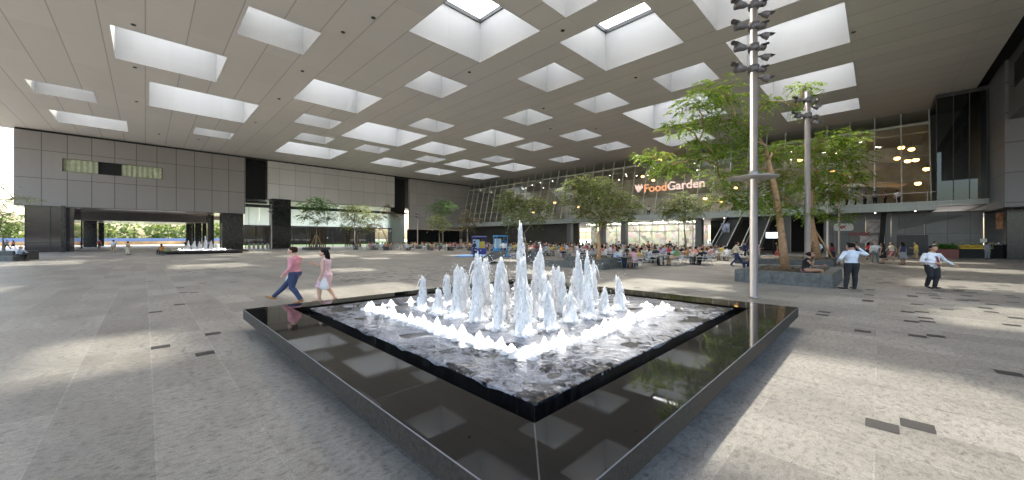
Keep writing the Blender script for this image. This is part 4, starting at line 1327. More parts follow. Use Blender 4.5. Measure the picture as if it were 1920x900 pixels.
SKIN, HAIR, TOP, BOT, SHOE = range(5)
def person_mesh(name, P, voxel=0.022):
    """one continuous body grown from lofted limbs; the pose gives knees, ankles, elbows and wrists"""
    parts = []
    def add(vf, m):
        parts.append((vf[0], vf[1], m))
    def ell(c, r, m, n=12, k=9):
        mb = MB(); mb.ball(c, r, n, k); parts.append((mb.v, mb.f, m))
    fem, hz, lean = P.get('fem', 0), P.get('hip', 0.93), P.get('lean', 0.03)
    belly = P.get('belly', 0)
    HP = Vector((0, 0, hz))
    def tr(x, y, z):                                 # torso space: z above the hips
        return HP + Vector((x * math.cos(lean) + z * math.sin(lean), y, z * math.cos(lean) - x * math.sin(lean)))
    w = 0.9 if fem else 1.0
    rings = [(-0.09, .13, .09, 0), (0.0, .165 / (w ** .5), .115 + .4 * belly, 0.4 * belly), (0.13, .135 * w, .095 + belly, 0.01 + belly * .6), (0.24, .150 * w, .105 + .5 * belly, 0.01 + .3 * belly),
             (0.36, .172 * w, .112, 0.0), (0.46, .178 * w, .09, -0.01), (0.515, .10 * w, .07, -0.012), (0.545, .062, .06, -0.008)]
    cut = 1 if P.get('dress') else 1
    add(loft([tr(x, 0, z) for z, a, d, x in rings], [(a, d) for z, a, d, x in rings]), TOP)
    add(loft([tr(0, 0, -0.10), tr(0, 0, 0.0), tr(0.0, 0, 0.055)], [(.12, .085), (.170 / (w ** .5), .120 + .3 * belly), (.158, .112 + .6 * belly)]), TOP if P.get('dress') else BOT)
    nk, hd = tr(0.0, 0, 0.53), tr(0.03, 0, 0.70)
    add(loft([tr(-0.005, 0, 0.50), tr(0.012, 0, 0.62)], [.055 * w, .052 * w]), SKIN)
    hyaw, hpit = P.get('yaw', 0), P.get('nod', 0)
    hm = Matrix.Rotation(hyaw, 3, 'Z') @ Matrix.Rotation(hpit, 3, 'Y')
    def hp(x, y, z):
        return hd + hm @ Vector((x, y, z))
    # head: skull, jaw, nose, ears, brow
    add(loft([hp(.025, 0, -.105), hp(.03, 0, -.085), hp(.018, 0, -.04), hp(.0, 0, .02), hp(-.008, 0, .07), hp(-.01, 0, .105), hp(-.01, 0, .12)],
             [(.022, .03), (.045, .06), (.066, .082), (.074, .096), (.070, .092), (.045, .06), (.01, .015)]), SKIN)
    add(loft([hp(.088, 0, .015), hp(.104, 0, -.022), hp(.088, 0, -.034)], [(.008, .008), (.014, .012), (.010, .008)], n=8), SKIN)
    for s in (-1, 1):
        ell(tuple(hp(-.005, s * .076, -.005)), (.018, .012, .03), SKIN, 6, 5)
    # hair
    h = P.get('hair', 'short')
    if h != 'bald':
        mbh = MB()
        cap = [(-.02, .112, .09), (-.03, .079, .098), (.0, .08, .10)]
        add(loft([hp(-.045, 0, -.05), hp(-.035, 0, -.01), hp(-.020, 0, .04), hp(-.012, 0, .09), hp(-.012, 0, .122), hp(-.012, 0, .133)],
                 [(.066, .055), (.080, .072), (.083, .088), (.076, .094), (.050, .065), (.015, .02)]), HAIR)
        if h == 'long':
            add(loft([hp(-.045, 0, .06), hp(-.075, 0, -.04), hp(-.085, 0, -.14), hp(-.09, 0, -.27), hp(-.085, 0, -.33)], [(.075, .05), (.082, .05), (.085, .045), (.075, .035), (.05, .02)]), HAIR)
        if h == 'bun':
            ell(tuple(hp(-.11, 0, .03)), .045, HAIR, 8, 6)
    # legs
    skirt = P.get('skirt', 0)
    bare = P.get('bare', 0)
    for s, (kn, an) in zip((1, -1), P['legs']):
        hj = HP + Vector((0, s * .088, -0.02))
        kn, an = HP + Vector(kn), HP + Vector(an)
        lm = SKIN if bare else BOT
        ru, rk, rc, ra = (.082, .052, .054, .036) if bare else (.092, .066, .062, .052)
        mid = kn.lerp(an, 0.3) + Vector((-.012, 0, 0))
        add(loft([hj + Vector((0, 0, .05)), hj.lerp(kn, .35), hj.lerp(kn, .8), kn, mid, kn.lerp(an, .85), an], [(ru, ru + .012), (ru * .98, ru + .008), rk + .006, rk, rc, ra, ra], n=12), lm)
        ft = Vector(P.get('toe', ((.19, 0, -.055), (.19, 0, -.055)))[0 if s > 0 else 1])
        f = ft.normalized()
        hl = an + Vector((0, 0, -.052)) - f * .05
        if bare:
            add(loft([kn.lerp(an, .8), an + Vector((0, 0, -.02))], [.036, .034], n=8), SKIN)
        add(loft([hl - f * .012, hl + f * .02, an + f * .06 + Vector((0, 0, -.045)), an + ft * .75 + Vector((0, 0, -.022)), an + ft + Vector((0, 0, -.012)), an + ft * 1.12 + Vector((0, 0, -.016))],
                 [(.022, .03), (.034, .042), (.04, .038), (.044, .026), (.036, .02), (.012, .01)], n=10), SHOE)
        if not bare:
            add(loft([an + Vector((0, 0, .02)), an + Vector((0, 0, -.045))], [.04, .04], n=8), SHOE)
    if skirt:
        L = skirt
        kf = [HP + Vector(k[0]) for k in P['legs']]
        kc = (kf[0] + kf[1]) / 2
        dn = (kc - HP)
        dn = dn.normalized() * L
        add(loft([HP + Vector((0, 0, .08)), HP, HP + dn * .5, HP + dn], [(.14, .10), (.172, .125), (.178, .15), (.185, .17)]), TOP if P.get('dress') else BOT)
    # arms
    sl = P.get('sleeve', 'long')
    for s, (el, wr) in zip((1, -1), P['arms']):
        sj = tr(-.01, s * .178 * w, 0.445)
        el, wr = sj + Vector(el), sj + Vector(wr)
        r = .8 if fem else 1.0
        am = SKIN if sl != 'long' else TOP
        q_ = 1.0 if sl != 'long' else 1.14
        if sl == 'none':
            ell(tuple(sj), (.05 * r, .05 * r, .055 * r), SKIN)
        else:
            ell(tuple(sj), (.062 * r, .062 * r, .066 * r), TOP)
        add(loft([sj, sj.lerp(el, .35), sj.lerp(el, .8), el, el.lerp(wr, .3), el.lerp(wr, .8), wr],
                 [.050 * r * q_, .049 * r * q_, .041 * r * q_, .040 * r * q_, .040 * r * q_, .030 * r * q_, .027 * r * q_], n=10), am)
        if sl == 'short':
            add(loft([sj, sj.lerp(el, .35), sj.lerp(el, .68)], [.058 * r, .060 * r, .060 * r], n=10), TOP)
        # hand: palm, four curled fingers and a thumb
        d = (wr - el).normalized()
        pn = Vector((0, 0, 1)).cross(d)
        pn = pn.normalized() if pn.length > .05 else Vector((0, 1, 0))
        pn = pn * s
        sd = d.cross(pn).normalized()
        add(loft([wr - d * .01, wr + d * .03, wr + d * .085], [(.024, .018), (.038, .016), (.040, .014)], side=sd, n=10), SKIN)
        for j, (off, ln) in enumerate(((-.03, .062), (-.010, .074), (.010, .070), (.029, .054))):
            b = wr + d * .08 + sd * off
            c1 = b + d * ln * .55 - pn * .010
            add(loft([b, c1, c1 + (d * .6 - pn * .75).normalized() * ln * .5], [.0105, .0098, .008], side=sd, n=7), SKIN)
        th = wr + d * .03 - sd * .036
        add(loft([wr + d * .02 - sd * .02, th, th + (d * .75 - sd * .5 - pn * .3).normalized() * .05], [.013, .012, .009], side=pn, n=7), SKIN)
    # union into one skin
    me = bpy.data.meshes.new('tmp')
    V, Fc, base, mm = [], [], 0, []
    for v, f, m in parts:
        V += v
        Fc += [[i + base for i in q] for q in f]
        mm += [m] * len(f)
        base += len(v)
    me.from_pydata(V, [], Fc)
    bm_ = bmesh.new(); bm_.from_mesh(me)
    bmesh.ops.recalc_face_normals(bm_, faces=bm_.faces)
    bm_.to_mesh(me); bm_.free()
    bvh = BVHTree.FromPolygons(V, Fc)
    o = bpy.data.objects.new('tmp', me); C.objects.link(o)
    md = o.modifiers.new('r', 'REMESH'); md.mode = 'VOXEL'; md.voxel_size = voxel
    md2 = o.modifiers.new('s', 'SMOOTH'); md2.factor = 0.5; md2.iterations = 1
    dg = bpy.context.evaluated_depsgraph_get()
    out = bpy.data.meshes.new_from_object(o.evaluated_get(dg))
    bpy.data.objects.remove(o); bpy.data.meshes.remove(me)
    out.name = name
    out.materials.clear()
    for _ in range(5):
        out.materials.append(None)
    pr = {SKIN: 0, HAIR: 1, TOP: 2, BOT: 3, SHOE: 4}
    idx = []
    for p in out.polygons:
        hit = bvh.find_nearest(p.center)
        idx.append(mm[hit[2]] if hit[2] is not None else TOP)
    out.polygons.foreach_set('material_index', idx)
    out.polygons.foreach_set('use_smooth', [True] * len(out.polygons))
    k = KW
    for v in out.vertices:
        v.co.x *= k; v.co.y *= k
    out.update()
    # feet (or seat) on the ground: shift so that the lowest point is at zero
    zmin = min(v.co.z for v in out.vertices)
    if P.get('ground', True):
        for v in out.vertices:
            v.co.z -= zmin
    return out

CLOTH = {}
def cloth(name, col, pat=None):
    if name in CLOTH:
        return CLOTH[name]
    t = NT(name + ' cloth')
    n = t.noise(t.coord(), 9, 4, 0.6)
    t.base(t.ramp(n, [(0.3, tuple(c * .8 for c in col)), (0.7, tuple(min(1, c * 1.15) for c in col))]))
    t.set(Roughness=0.8)
    t.bump(t.noise(t.coord(), 14, 3), 0.35, 0.03)
    CLOTH[name] = t.m
    return t.m
COL = {'white': (.75, .75, .76), 'pale blue': (.50, .60, .75), 'coral': (.62, .22, .16), 'orange': (.65, .28, .06), 'red': (.50, .04, .04), 'black': (.015, .015, .017), 'navy': (.025, .035, .09),
       'grey': (.22, .23, .25), 'cream': (.62, .56, .42), 'lilac': (.42, .34, .50), 'pink': (.66, .36, .40), 'teal': (.06, .22, .24), 'yellow': (.70, .55, .06), 'tan': (.40, .29, .18),
       'green': (.10, .25, .10), 'maroon': (.20, .03, .05)}
SKINS = [mat('light skin', (.55, .34, .24), .5, var=.06), mat('tan skin', (.42, .24, .15), .5, var=.06), mat('brown skin', (.26, .14, .085), .5, var=.06)]
HAIRS = [mat('black hair', (.008, .007, .007), .75, spec=.15), mat('dark brown hair', (.030, .016, .010), .75, spec=.15)]
SHOES = mat('dark shoe', (.02, .018, .016), .4)

def put(mesh, label, x, y, rz, skin, hair, top, bot, shoe=None, z=0.0, group=None, sc=1.0):
    o = bpy.data.objects.new('person', mesh)
    C.objects.link(o)
    for i, m in enumerate((skin, hair, top, bot, shoe or SHOES)):
        o.material_slots[i].link = 'OBJECT'
        o.material_slots[i].material = m
    o.location = (x, y, z)
    o.rotation_euler = (0, 0, rz)
    o.scale = (sc, sc, sc)
    return tag(o, label, 'person', group)

DOWN = ((.02, .04, -.27), (.05, .05, -.52))
def mir(a):
    return tuple((p[0], -p[1], p[2]) for p in a)
WALK = dict(legs=(((.20, .085, -.38), (.36, .085, -.74)), ((-.02, -.085, -.43), (-.25, -.085, -.76))), toe=((.17, 0, .02), (.15, 0, -.13)),
            arms=(((-.12, .05, -.25), (-.10, .06, -.50)), ((.08, -.05, -.26), (.24, -.04, -.46))))
STAND = dict(legs=(((.01, .10, -.43), (-.01, .12, -.85)), ((.02, -.10, -.43), (0, -.12, -.85))), arms=(DOWN, mir(DOWN)))

# --- the couple walking past the fountain
pinkm = person_mesh('person', dict(hip=.97, lean=.05, legs=(((.03, .09, -.43), (-.16, .09, -.79)), ((.26, -.09, -.37), (.52, -.09, -.73))), toe=((.16, 0, -.10), (.17, 0, .03)),
                                   arms=(((-.02, .07, -.28), (.13, .04, -.47)), ((.06, -.05, -.27), (.24, -.03, -.47))), hair='short', yaw=.05), 0.0105)
b = at(545, 571)
put(pinkm, 'man in pink shirt and navy trousers striding left past the fountain', b.x, b.y + .25, PI + .06, SKINS[0], HAIRS[1], cloth('pink check', (.62, .27, .31)), cloth('navy trouser', (.035, .05, .12)),
    mat('tan leather shoe', (.35, .17, .06), .4), sc=1.0)
pm = bpy.data.objects[-1] if False else None
M['plastic_bag'] = NT('thin white plastic').set(Base_Color=(.8, .82, .84, 1), Roughness=.35)
tb = M['plastic_bag'].n('BsdfTranslucent'); tb.inputs[0].default_value = (.85, .87, .9, 1)
tm = M['plastic_bag'].n('MixShader'); tm.inputs[0].default_value = .45
M['plastic_bag'].l(M['plastic_bag'].b.outputs[0], tm.inputs[1]); M['plastic_bag'].l(tb.outputs[0], tm.inputs[2]); M['plastic_bag'].l(tm.outputs[0], M['plastic_bag'].out.inputs['Surface'])
M['plastic_bag'] = M['plastic_bag'].m
def bag(label, p, w=.26, h=.34):
    q = random.Random(int(p[0] * 100))
    n = 16
    vs, fs = [], []
    lev = [(0, .0), (-.10, .35), (-.3, .6), (-.6, .9), (-.85, 1.0), (-1.0, .75), (-1.02, .1)]
    for zz, r in lev:
        for k in range(n):
            a = 2 * PI * k / n
            rr = w / 2 * max(.03, r) * q.uniform(.85, 1.12)
            vs.append((rr * math.cos(a), rr * .6 * math.sin(a), zz * h))
    for i in range(len(lev) - 1):
        for k in range(n):
            l = (k + 1) % n
            fs.append((i * n + k, i * n + n + k, i * n + n + l, i * n + l))
    mb = MB(); mb.add(vs, fs, 0, True)
    mb.tube([(-.02, 0, -.02), (-.012, 0, .05), (.012, 0, .05), (.02, 0, -.02)], .006, 5)
    o = mb.build('carrier_bag', M['plastic_bag'], None, loc=tuple(p))
    return tag(o, label, 'bag')
bag('white carrier bag in the far hand of the man in pink shirt', (b.x - .36, b.y + .48, .86), .24, .30)

wom = person_mesh('person', dict(fem=1, hip=.88, lean=.04, dress=1, skirt=.40, bare=1, sleeve='none', hair='long', yaw=.1,
                                 legs=(((.14, .075, -.37), (.12, .075, -.76)), ((.02, -.075, -.40), (-.16, -.075, -.74))), toe=((.15, 0, -.04), (.14, 0, -.10)),
                                 arms=(((-.03, .05, -.25), (.02, .05, -.48)), ((.10, -.06, -.22), (.34, -.05, -.12)))), 0.0105)
b = at(609, 567)
put(wom, 'woman in pale pink dress walking behind the man in pink shirt', b.x, b.y + .1, PI + .05, SKINS[0], HAIRS[0], cloth('pale pink dress', (.70, .47, .50)), cloth('pale pink dress', (.70, .47, .50)),
    mat('nude shoe', (.45, .27, .18), .4), sc=.985)
bag('white carrier bag hanging from the hand of the woman in pink dress', (b.x + .06, b.y - .16, .80), .30, .38)

# --- man on the phone, seen from behind
ph = person_mesh('person', dict(hip=.96, lean=.0, belly=.03, legs=(((.0, .12, -.43), (-.02, .17, -.86)), ((.03, -.10, -.43), (.03, -.10, -.86))),
                                arms=(((-.06, .16, -.22), (.12, .10, -.36)), ((.02, -.24, -.10), (.10, -.06, .18))), sleeve='long', hair='short', yaw=-.15, toe=((.17, .08, -.055), (.18, -.04, -.055))), 0.0115)
b = at(1597, 542)
put(ph, 'man in white shirt and black trousers with his back turned, phone at his ear', b.x, b.y, PI / 2 - .1, SKINS[1], HAIRS[0], cloth('blue white shirt', (.62, .68, .78)), cloth('black trouser', (.016, .016, .019)), sc=1.03)
mb = MB(); mb.cbox(-.04, .04, -.012, .012, 0, .15, .008)
tag(mb.build('mobile_phone', mat('black phone', (.02, .02, .02), .2), None, loc=(b.x + .16, b.y + .04, 1.62)), 'dark mobile phone held to the ear of the man in white shirt', 'phone')

# --- man with the tie walking towards the camera
tm_ = person_mesh('person', dict(hip=.90, lean=.03, belly=.04, legs=(((.10, .06, -.41), (.05, .03, -.83)), ((.04, -.07, -.43), (-.10, -.04, -.81))),
                                 arms=(((.0, .16, -.23), (.08, .30, -.40)), ((.0, -.10, -.26), (.20, .06, -.33))), sleeve='long', hair='short', toe=((.17, 0, -.03), (.16, 0, -.1))), 0.0115)
b = at(1747, 541)
tieman = put(tm_, 'man in white shirt and dark red tie walking towards the camera at right', b.x, b.y, -PI / 2 - .12, SKINS[1], HAIRS[0], cloth('white shirt', (.72, .74, .78)), cloth('black trouser', (.016, .016, .019)), sc=.98)
mb = MB()
TL = [(1.33, .03, .118), (1.28, .035, .15), (1.15, .042, .175), (1.02, .05, .19), (.95, .058, .19), (.91, .01, .18)]
vs = []
for z, w_, x in TL:
    vs += [(x * KW + .01, -w_ * KW * .8, z), (x * KW + .022, 0, z), (x * KW + .01, w_ * KW * .8, z)]
mb.add(vs, [(3 * i + j, 3 * i + j + 1, 3 * i + j + 4, 3 * i + j + 3) for i in range(len(TL) - 1) for j in (0, 1)])
mb.build('tie', cloth('dark red tie', (.16, .03, .035)), tieman, loc=(0, 0, 0))

# --- prototypes for the many others
SITLEG = (((.42, .10, .02), (.40, .10, -.43)), ((.42, -.10, .02), (.44, -.10, -.43)))
SITLEG2 = (((.42, .09, .03), (.30, .07, -.42)), ((.42, -.10, .02), (.50, -.12, -.42)))
FWD = (((.12, .06, -.22), (.36, .0, -.22)), ((.12, -.06, -.22), (.36, 0, -.20)))
EAT = (((.14, .06, -.21), (.36, -.02, -.20)), ((.16, -.07, -.18), (.26, -.02, .06)))
LAP = (((.06, .05, -.25), (.28, -.04, -.34)), ((.06, -.05, -.25), (.28, .04, -.34)))
CHIN = (((.18, .04, -.16), (.20, .0, .06)), ((.12, -.06, -.22), (.36, 0, -.20)))
def sit(**k):
    d = dict(hip=.55, legs=SITLEG, arms=FWD, lean=.12, ground=True)
    d.update(k)
    return person_mesh('person', d, 0.03)
PS = {'ms1': sit(sleeve='short'), 'ms2': sit(sleeve='long', arms=EAT, lean=.22, legs=SITLEG2, nod=.2), 'ms3': sit(sleeve='short', arms=LAP, lean=-.05, yaw=.3),
      'fs1': sit(fem=1, sleeve='none', hair='long', arms=EAT, lean=.15), 'fs2': sit(fem=1, sleeve='short', hair='bun', arms=CHIN, lean=.2, bare=1, legs=SITLEG2), 'fs3': sit(fem=1, sleeve='short', hair='long', arms=LAP, lean=.0, yaw=-.3)}
def std(**k):
    d = dict(STAND); d.update(k)
    return person_mesh('person', d, 0.028)
PP = {'m1': std(sleeve='short'), 'm2': std(sleeve='long', arms=(((.0, .12, -.24), (.16, .0, -.28)), mir(DOWN))), 'mw': std(**{**WALK, 'sleeve': 'long'}),
      'f1': std(fem=1, sleeve='none', hair='long', skirt=.42, bare=1, hip=.88, legs=(((.01, .08, -.40), (-.01, .08, -.79)), ((.02, -.08, -.40), (0, -.08, -.79)))),
      'f2': std(fem=1, sleeve='short', hair='bun', hip=.88, arms=(((.06, .08, -.24), (.26, .0, -.18)), ((.05, -.07, -.24), (.22, .02, -.22))), legs=(((.01, .08, -.40), (-.01, .09, -.79)), ((.04, -.08, -.40), (.08, -.08, -.78)))),
      'fw': std(**{**WALK, 'fem': 1, 'sleeve': 'none', 'hair': 'long', 'skirt': .42, 'bare': 1, 'hip': .87})}
rng = random.Random(77)
def skin():
    return SKINS[rng.choice((0, 0, 1, 1, 2))]
def c_(n):
    return cloth(n, COL[n])

# people one can pick out around the plaza:  key, px, foot py, heading, top, bottom, label
for key, px, py, rz, top, bot, lab in (
        ('f1', 1656, 494, PI / 2 + .3, 'black', 'black', 'woman in black dress with bare arms standing among the group near the white poster stand'),
        ('m2', 1641, 492, -2.2, 'white', 'grey', 'man in white shirt facing the woman in black dress at right'),
        ('fw', 1628, 487, .2, 'red', 'black', 'woman in red top and black skirt stepping past the shop hoarding'),
        ('f1', 1693, 496, PI / 2, 'navy', 'grey', 'woman in navy top and grey skirt seen from behind before the poster stand'),
        ('f2', 1718, 486, 2.6, 'yellow', 'tan', 'woman in yellow top turned towards the poster stand'),
        ('m1', 1752, 483, -1.2, 'white', 'navy', 'man in white shirt behind the man with the tie'),
        ('fw', 1672, 489, PI, 'cream', 'maroon', 'woman in cream top walking left beyond the woman in black dress'),
        ('m1', 1606, 486, 2.0, 'black', 'black', 'man all in black standing under the red lettering'),
        ('f2', 1590, 487, -.6, 'pink', 'grey', 'woman in pink top just behind the man on the phone'),
        ('m2', 1537, 488, 2.9, 'pale blue', 'black', 'man in pale blue shirt beside the timber props of the leaning trunk'),
        ('f1', 1560, 492, PI / 2, 'maroon', 'black', 'woman in maroon top between the props and the man on the phone'),
        ('mw', 1380, 499, -.25, 'cream', 'navy', 'man in cream shirt walking right towards the tall bright tree'),
        ('mw', 1396, 488, 2.8, 'navy', 'black', 'person in navy shirt walking near the foot of the escalators'),
        ('f2', 1421, 488, -.5, 'lilac', 'tan', 'woman in lilac top near the left of the tall bright tree'),
        ('f1', 1459, 489, 2.4, 'black', 'red', 'woman in black vest standing just behind the tall bright trunk'),
        ('m1', 212, 473, PI / 2, 'pale blue', 'tan', 'man in pale blue shirt walking away into the passage'),
        ('f2', 239, 478, PI / 2 - .2, 'tan', 'cream', 'woman in tan top and pale skirt walking towards the passage'),
        ('m2', 388, 470, -PI / 2, 'lilac', 'navy', 'man in lilac shirt standing behind the distant fountain'),
        ('f2', 349, 471, -1.0, 'black', 'cream', 'person in black vest at the back left of the distant fountain'),
        ('m1', 186, 466, 0, 'red', 'black', 'person in red shirt far inside the passage by a column'),
        ('mw', 12, 468, 0.2, 'grey', 'black', 'person in grey shirt walking outside past the left edge'),
        ('fw', 25, 466, 3.0, 'coral', 'navy', 'person in coral top walking outside beyond the seated man'),
        ('m2', 1330, 476, -1.5, 'white', 'black', 'man in white shirt standing at the lit shopfront right end'),
        ('f2', 1215, 474, -1.0, 'orange', 'navy', 'woman in orange top standing between two shop columns'),
        ('mw', 1160, 474, 0.5, 'pale blue', 'navy', 'man in pale blue shirt walking along the lit shopfront'),
        ('m1', 1012, 474, 0.5, 'white', 'navy', 'man in white shirt standing before the dull brown wall'),
        ('m2', 1050, 473, 2.5, 'black', 'grey', 'man in black shirt standing before the dull brown wall'),
        ('f1', 1100, 473, 2.0, 'white', 'navy', 'woman in white top standing before the dull brown wall'),
        ('mw', 1255, 475, 0.1, 'navy', 'grey', 'man in navy shirt walking past the lit goods shelf')):
    b = at(px, py)
    put(PP[key], lab, b.x, b.y, rz, skin(), HAIRS[rng.randint(0, 1)], c_(top), c_(bot), sc=rng.uniform(.96, 1.03))

# seated on stone
b = at(1552, 538)
put(PS['fs2'], 'woman in black top sitting on the planter end beside the man on the phone', b.x - .1, b.y + 1.1, -PI / 4 + .25, SKINS[1], HAIRS[1], c_('black'), c_('pink'), z=.1)
p = pt(1443, 497, 19.4)
put(PS['ms3'], 'man in grey shirt sitting on the far planter rim with his back turned', p.x, 20.6, PI / 2 + .2, SKINS[1], HAIRS[0], c_('grey'), c_('navy'), z=.12)
b = at(34, 489)
put(PS['ms2'], 'man in pale blue shirt reading on a low stone bench at the left edge', b.x, b.y, 0.0, SKINS[1], HAIRS[0], c_('pale blue'), c_('black'), z=0)
bx = MB(); bx.cbox(-4.6, .35, -.6, .5, .001, .44, .02)
tag(bx.build('stone_bench', M['planter'], None, loc=(b.x, b.y, 0)), 'low grey stone bench under the man reading at the left edge', 'bench')
bx = MB(); bx.cbox(-5.5, -1.2, .52, 2.4, .001, .85, .02)
tag(bx.build('stone_block', M['planter_dark'], None, loc=(b.x, b.y, 0)), 'taller stone block behind the low bench at the left edge', 'block')
b = at(300, 477)
put(PS['fs3'], 'person in orange top sitting at the left end of the distant fountain', b.x + .2, b.y, PI - .3, SKINS[1], HAIRS[0], c_('orange'), c_('black'), z=0)
#@@PROPS
# ------------------------------------------------------------------ café tables, chairs and the people at them
M['alu'] = mat('silver chair metal', (0.60, 0.60, 0.61), 0.35, 0.55)
M['table_top'] = mat('grey table top', (0.30, 0.31, 0.32), 0.35)
M['table_leg'] = mat('dark table base', (0.05, 0.05, 0.055), 0.45)
def chair_parts():
    W = .25 * KW
    seat = MB(); seat.cbox(-W, W, -W, W, .43, .46, .01)
    back = MB()
    for i in range(4):
        z = .60 + i * .075
        back.tube([(-W - .02 - i * .012, -W * .95, z), (-W - .05 - i * .012, 0, z), (-W - .02 - i * .012, W * .95, z)], .014, 5)
    legs = []
    for sx_, sy_ in ((1, 1), (1, -1), (-1, 1), (-1, -1)):
        l = MB()
        if sx_ > 0:
            l.tube([(W + .03, sy_ * (W + .03), 0), (W - .02, sy_ * W, .44), (W - .04, sy_ * W, .65)], .016, 5)
        else:
            l.tube([(-W - .05, sy_ * (W + .03), 0), (-W + .01, sy_ * W, .44), (-W - .07, sy_ * W * .95, .86)], .016, 5)
        legs.append(l)
    arms = []
    for sy_ in (1, -1):
        a = MB(); a.tube([(W - .04, sy_ * W, .655), (-W - .04, sy_ * W * .97, .665)], .02, 5); arms.append(a)
    return seat, back, legs, arms
CH_LAB = 'silver metal café chair with slatted back and arms among the tables'
CH_GRP = 'silver café chairs on the plaza'
seat, back, legs, arms = chair_parts()
allm = MB()
for p in [seat, back] + legs + arms:
    allm.add(p.v, p.f)
chair_one = allm.mesh('cafe_chair', M['alu'])
pm_ = [('seat', seat.mesh('seat', M['alu'])), ('backrest', back.mesh('backrest', M['alu']))] + [('leg', l.mesh('leg', M['alu'])) for l in legs] + [('armrest', a.mesh('armrest', M['alu'])) for a in arms]
def chair(x, y, rz, near):
    if near:
        r = thing('cafe_chair', CH_LAB, 'chair', (x, y, 0), rz, CH_GRP)
        for n_, me in pm_:
            o = bpy.data.objects.new(n_, me); C.objects.link(o); o.parent = r
    else:
        o = bpy.data.objects.new('cafe_chair', chair_one); C.objects.link(o)
        o.location = (x, y, 0); o.rotation_euler = (0, 0, rz); tag(o, CH_LAB, 'chair', CH_GRP)
tt = MB(); tt.cbox(-.48, .48, -.48, .48, .715, .745, .01); tt = tt.mesh('tabletop', M['table_top'])
tl = MB(); tl.tube([(0, 0, .03), (0, 0, .714)], .05, 8); tl.cbox(-.32, .32, -.32, .32, .001, .03, .01); tl = tl.mesh('pedestal', M['table_leg'])
tray = MB(); tray.cbox(-.18, .18, -.13, .13, .0, .015, .005); tray.tube([(.08, .02, .015), (.08, .02, .12)], .035, 7, 1); tray.ball((-.06, 0, .03), (.09, .09, .035), 8, 5, 2)
tray = tray.mesh('food_tray', [mat('brown tray', (.12, .06, .04), .5), M['white_paint'], mat('food', (.5, .28, .1), .7)])
ZONES = [(690, 'before the sparse reddish tree'), (770, 'below the lone far mast'), (860, 'left of the blue mat'), (950, 'behind the blue mat'), (1050, 'behind the fountain jets'),
         (1120, 'left of the two tier planter'), (1200, 'beside the two tier planter'), (1270, 'under the thin olive tree'), (1345, 'left of the escalators'), (1600, 'near the escalators')]
used = set()
def seated(x, y, rz, row):
    px = CX + F * x / y
    zone = next((z for lim, z in ZONES if px < lim), 'near the escalators')
    for _ in range(60):
        key = rng.choice(list(PS))
        top = rng.choice(['white', 'white', 'white', 'pale blue', 'pale blue', 'coral', 'orange', 'red', 'black', 'navy', 'grey', 'cream', 'lilac', 'pink', 'teal', 'yellow', 'tan', 'green', 'maroon'])
        hair = 'short' if key.startswith('m') else ('tied' if key == 'fs2' else 'long')
        away = 'facing away' if math.sin(rz) > 0.3 else ('facing us' if math.sin(rz) < -0.3 else 'seen side on')
        k = (top, hair, zone, row, away)
        if k not in used:
            break
    used.add(k)
    kind_ = 'shirt' if key.startswith('m') else 'top'
    put(PS[key], f'{top} {kind_}, {hair} hair, seated {away}, {row} {zone}', x, y, rz, skin(), HAIRS[rng.randint(0, 1)], c_(top), c_(rng.choice(['black', 'navy', 'grey', 'tan', 'black'])),
        group='people eating at the tables', sc=rng.uniform(.96, 1.03))
def table(x, y, rz, seats, near, row):
    r = thing('cafe_table', 'square grey café table on a dark pedestal among the silver chairs', 'table', (x, y, 0), rz, 'café tables on the plaza')
    o = bpy.data.objects.new('tabletop', tt); C.objects.link(o); o.parent = r
    o = bpy.data.objects.new('pedestal', tl); C.objects.link(o); o.parent = r
    if near:
        o = bpy.data.objects.new('food_tray', tray); C.objects.link(o); o.location = (x + .1, y, .747); o.rotation_euler = (0, 0, rz)
        tag(o, 'small brown food tray with cup on a café table', 'tray', 'food trays on the tables')
    for k in range(4):
        a = rz + k * PI / 2
        d = .95 if seats[k] == 'p' else .95 + rng.uniform(-.05, .2)
        if seats[k] == '-':
            continue
        cx, cy = x + d * math.cos(a), y + d * math.sin(a)
        ca = a + PI + rng.uniform(-.25, .25)
        chair(cx, cy, ca, near)
        if seats[k] == 'p':
            seated(cx - .05 * math.cos(ca), cy - .05 * math.sin(ca), ca, row)
placed = []
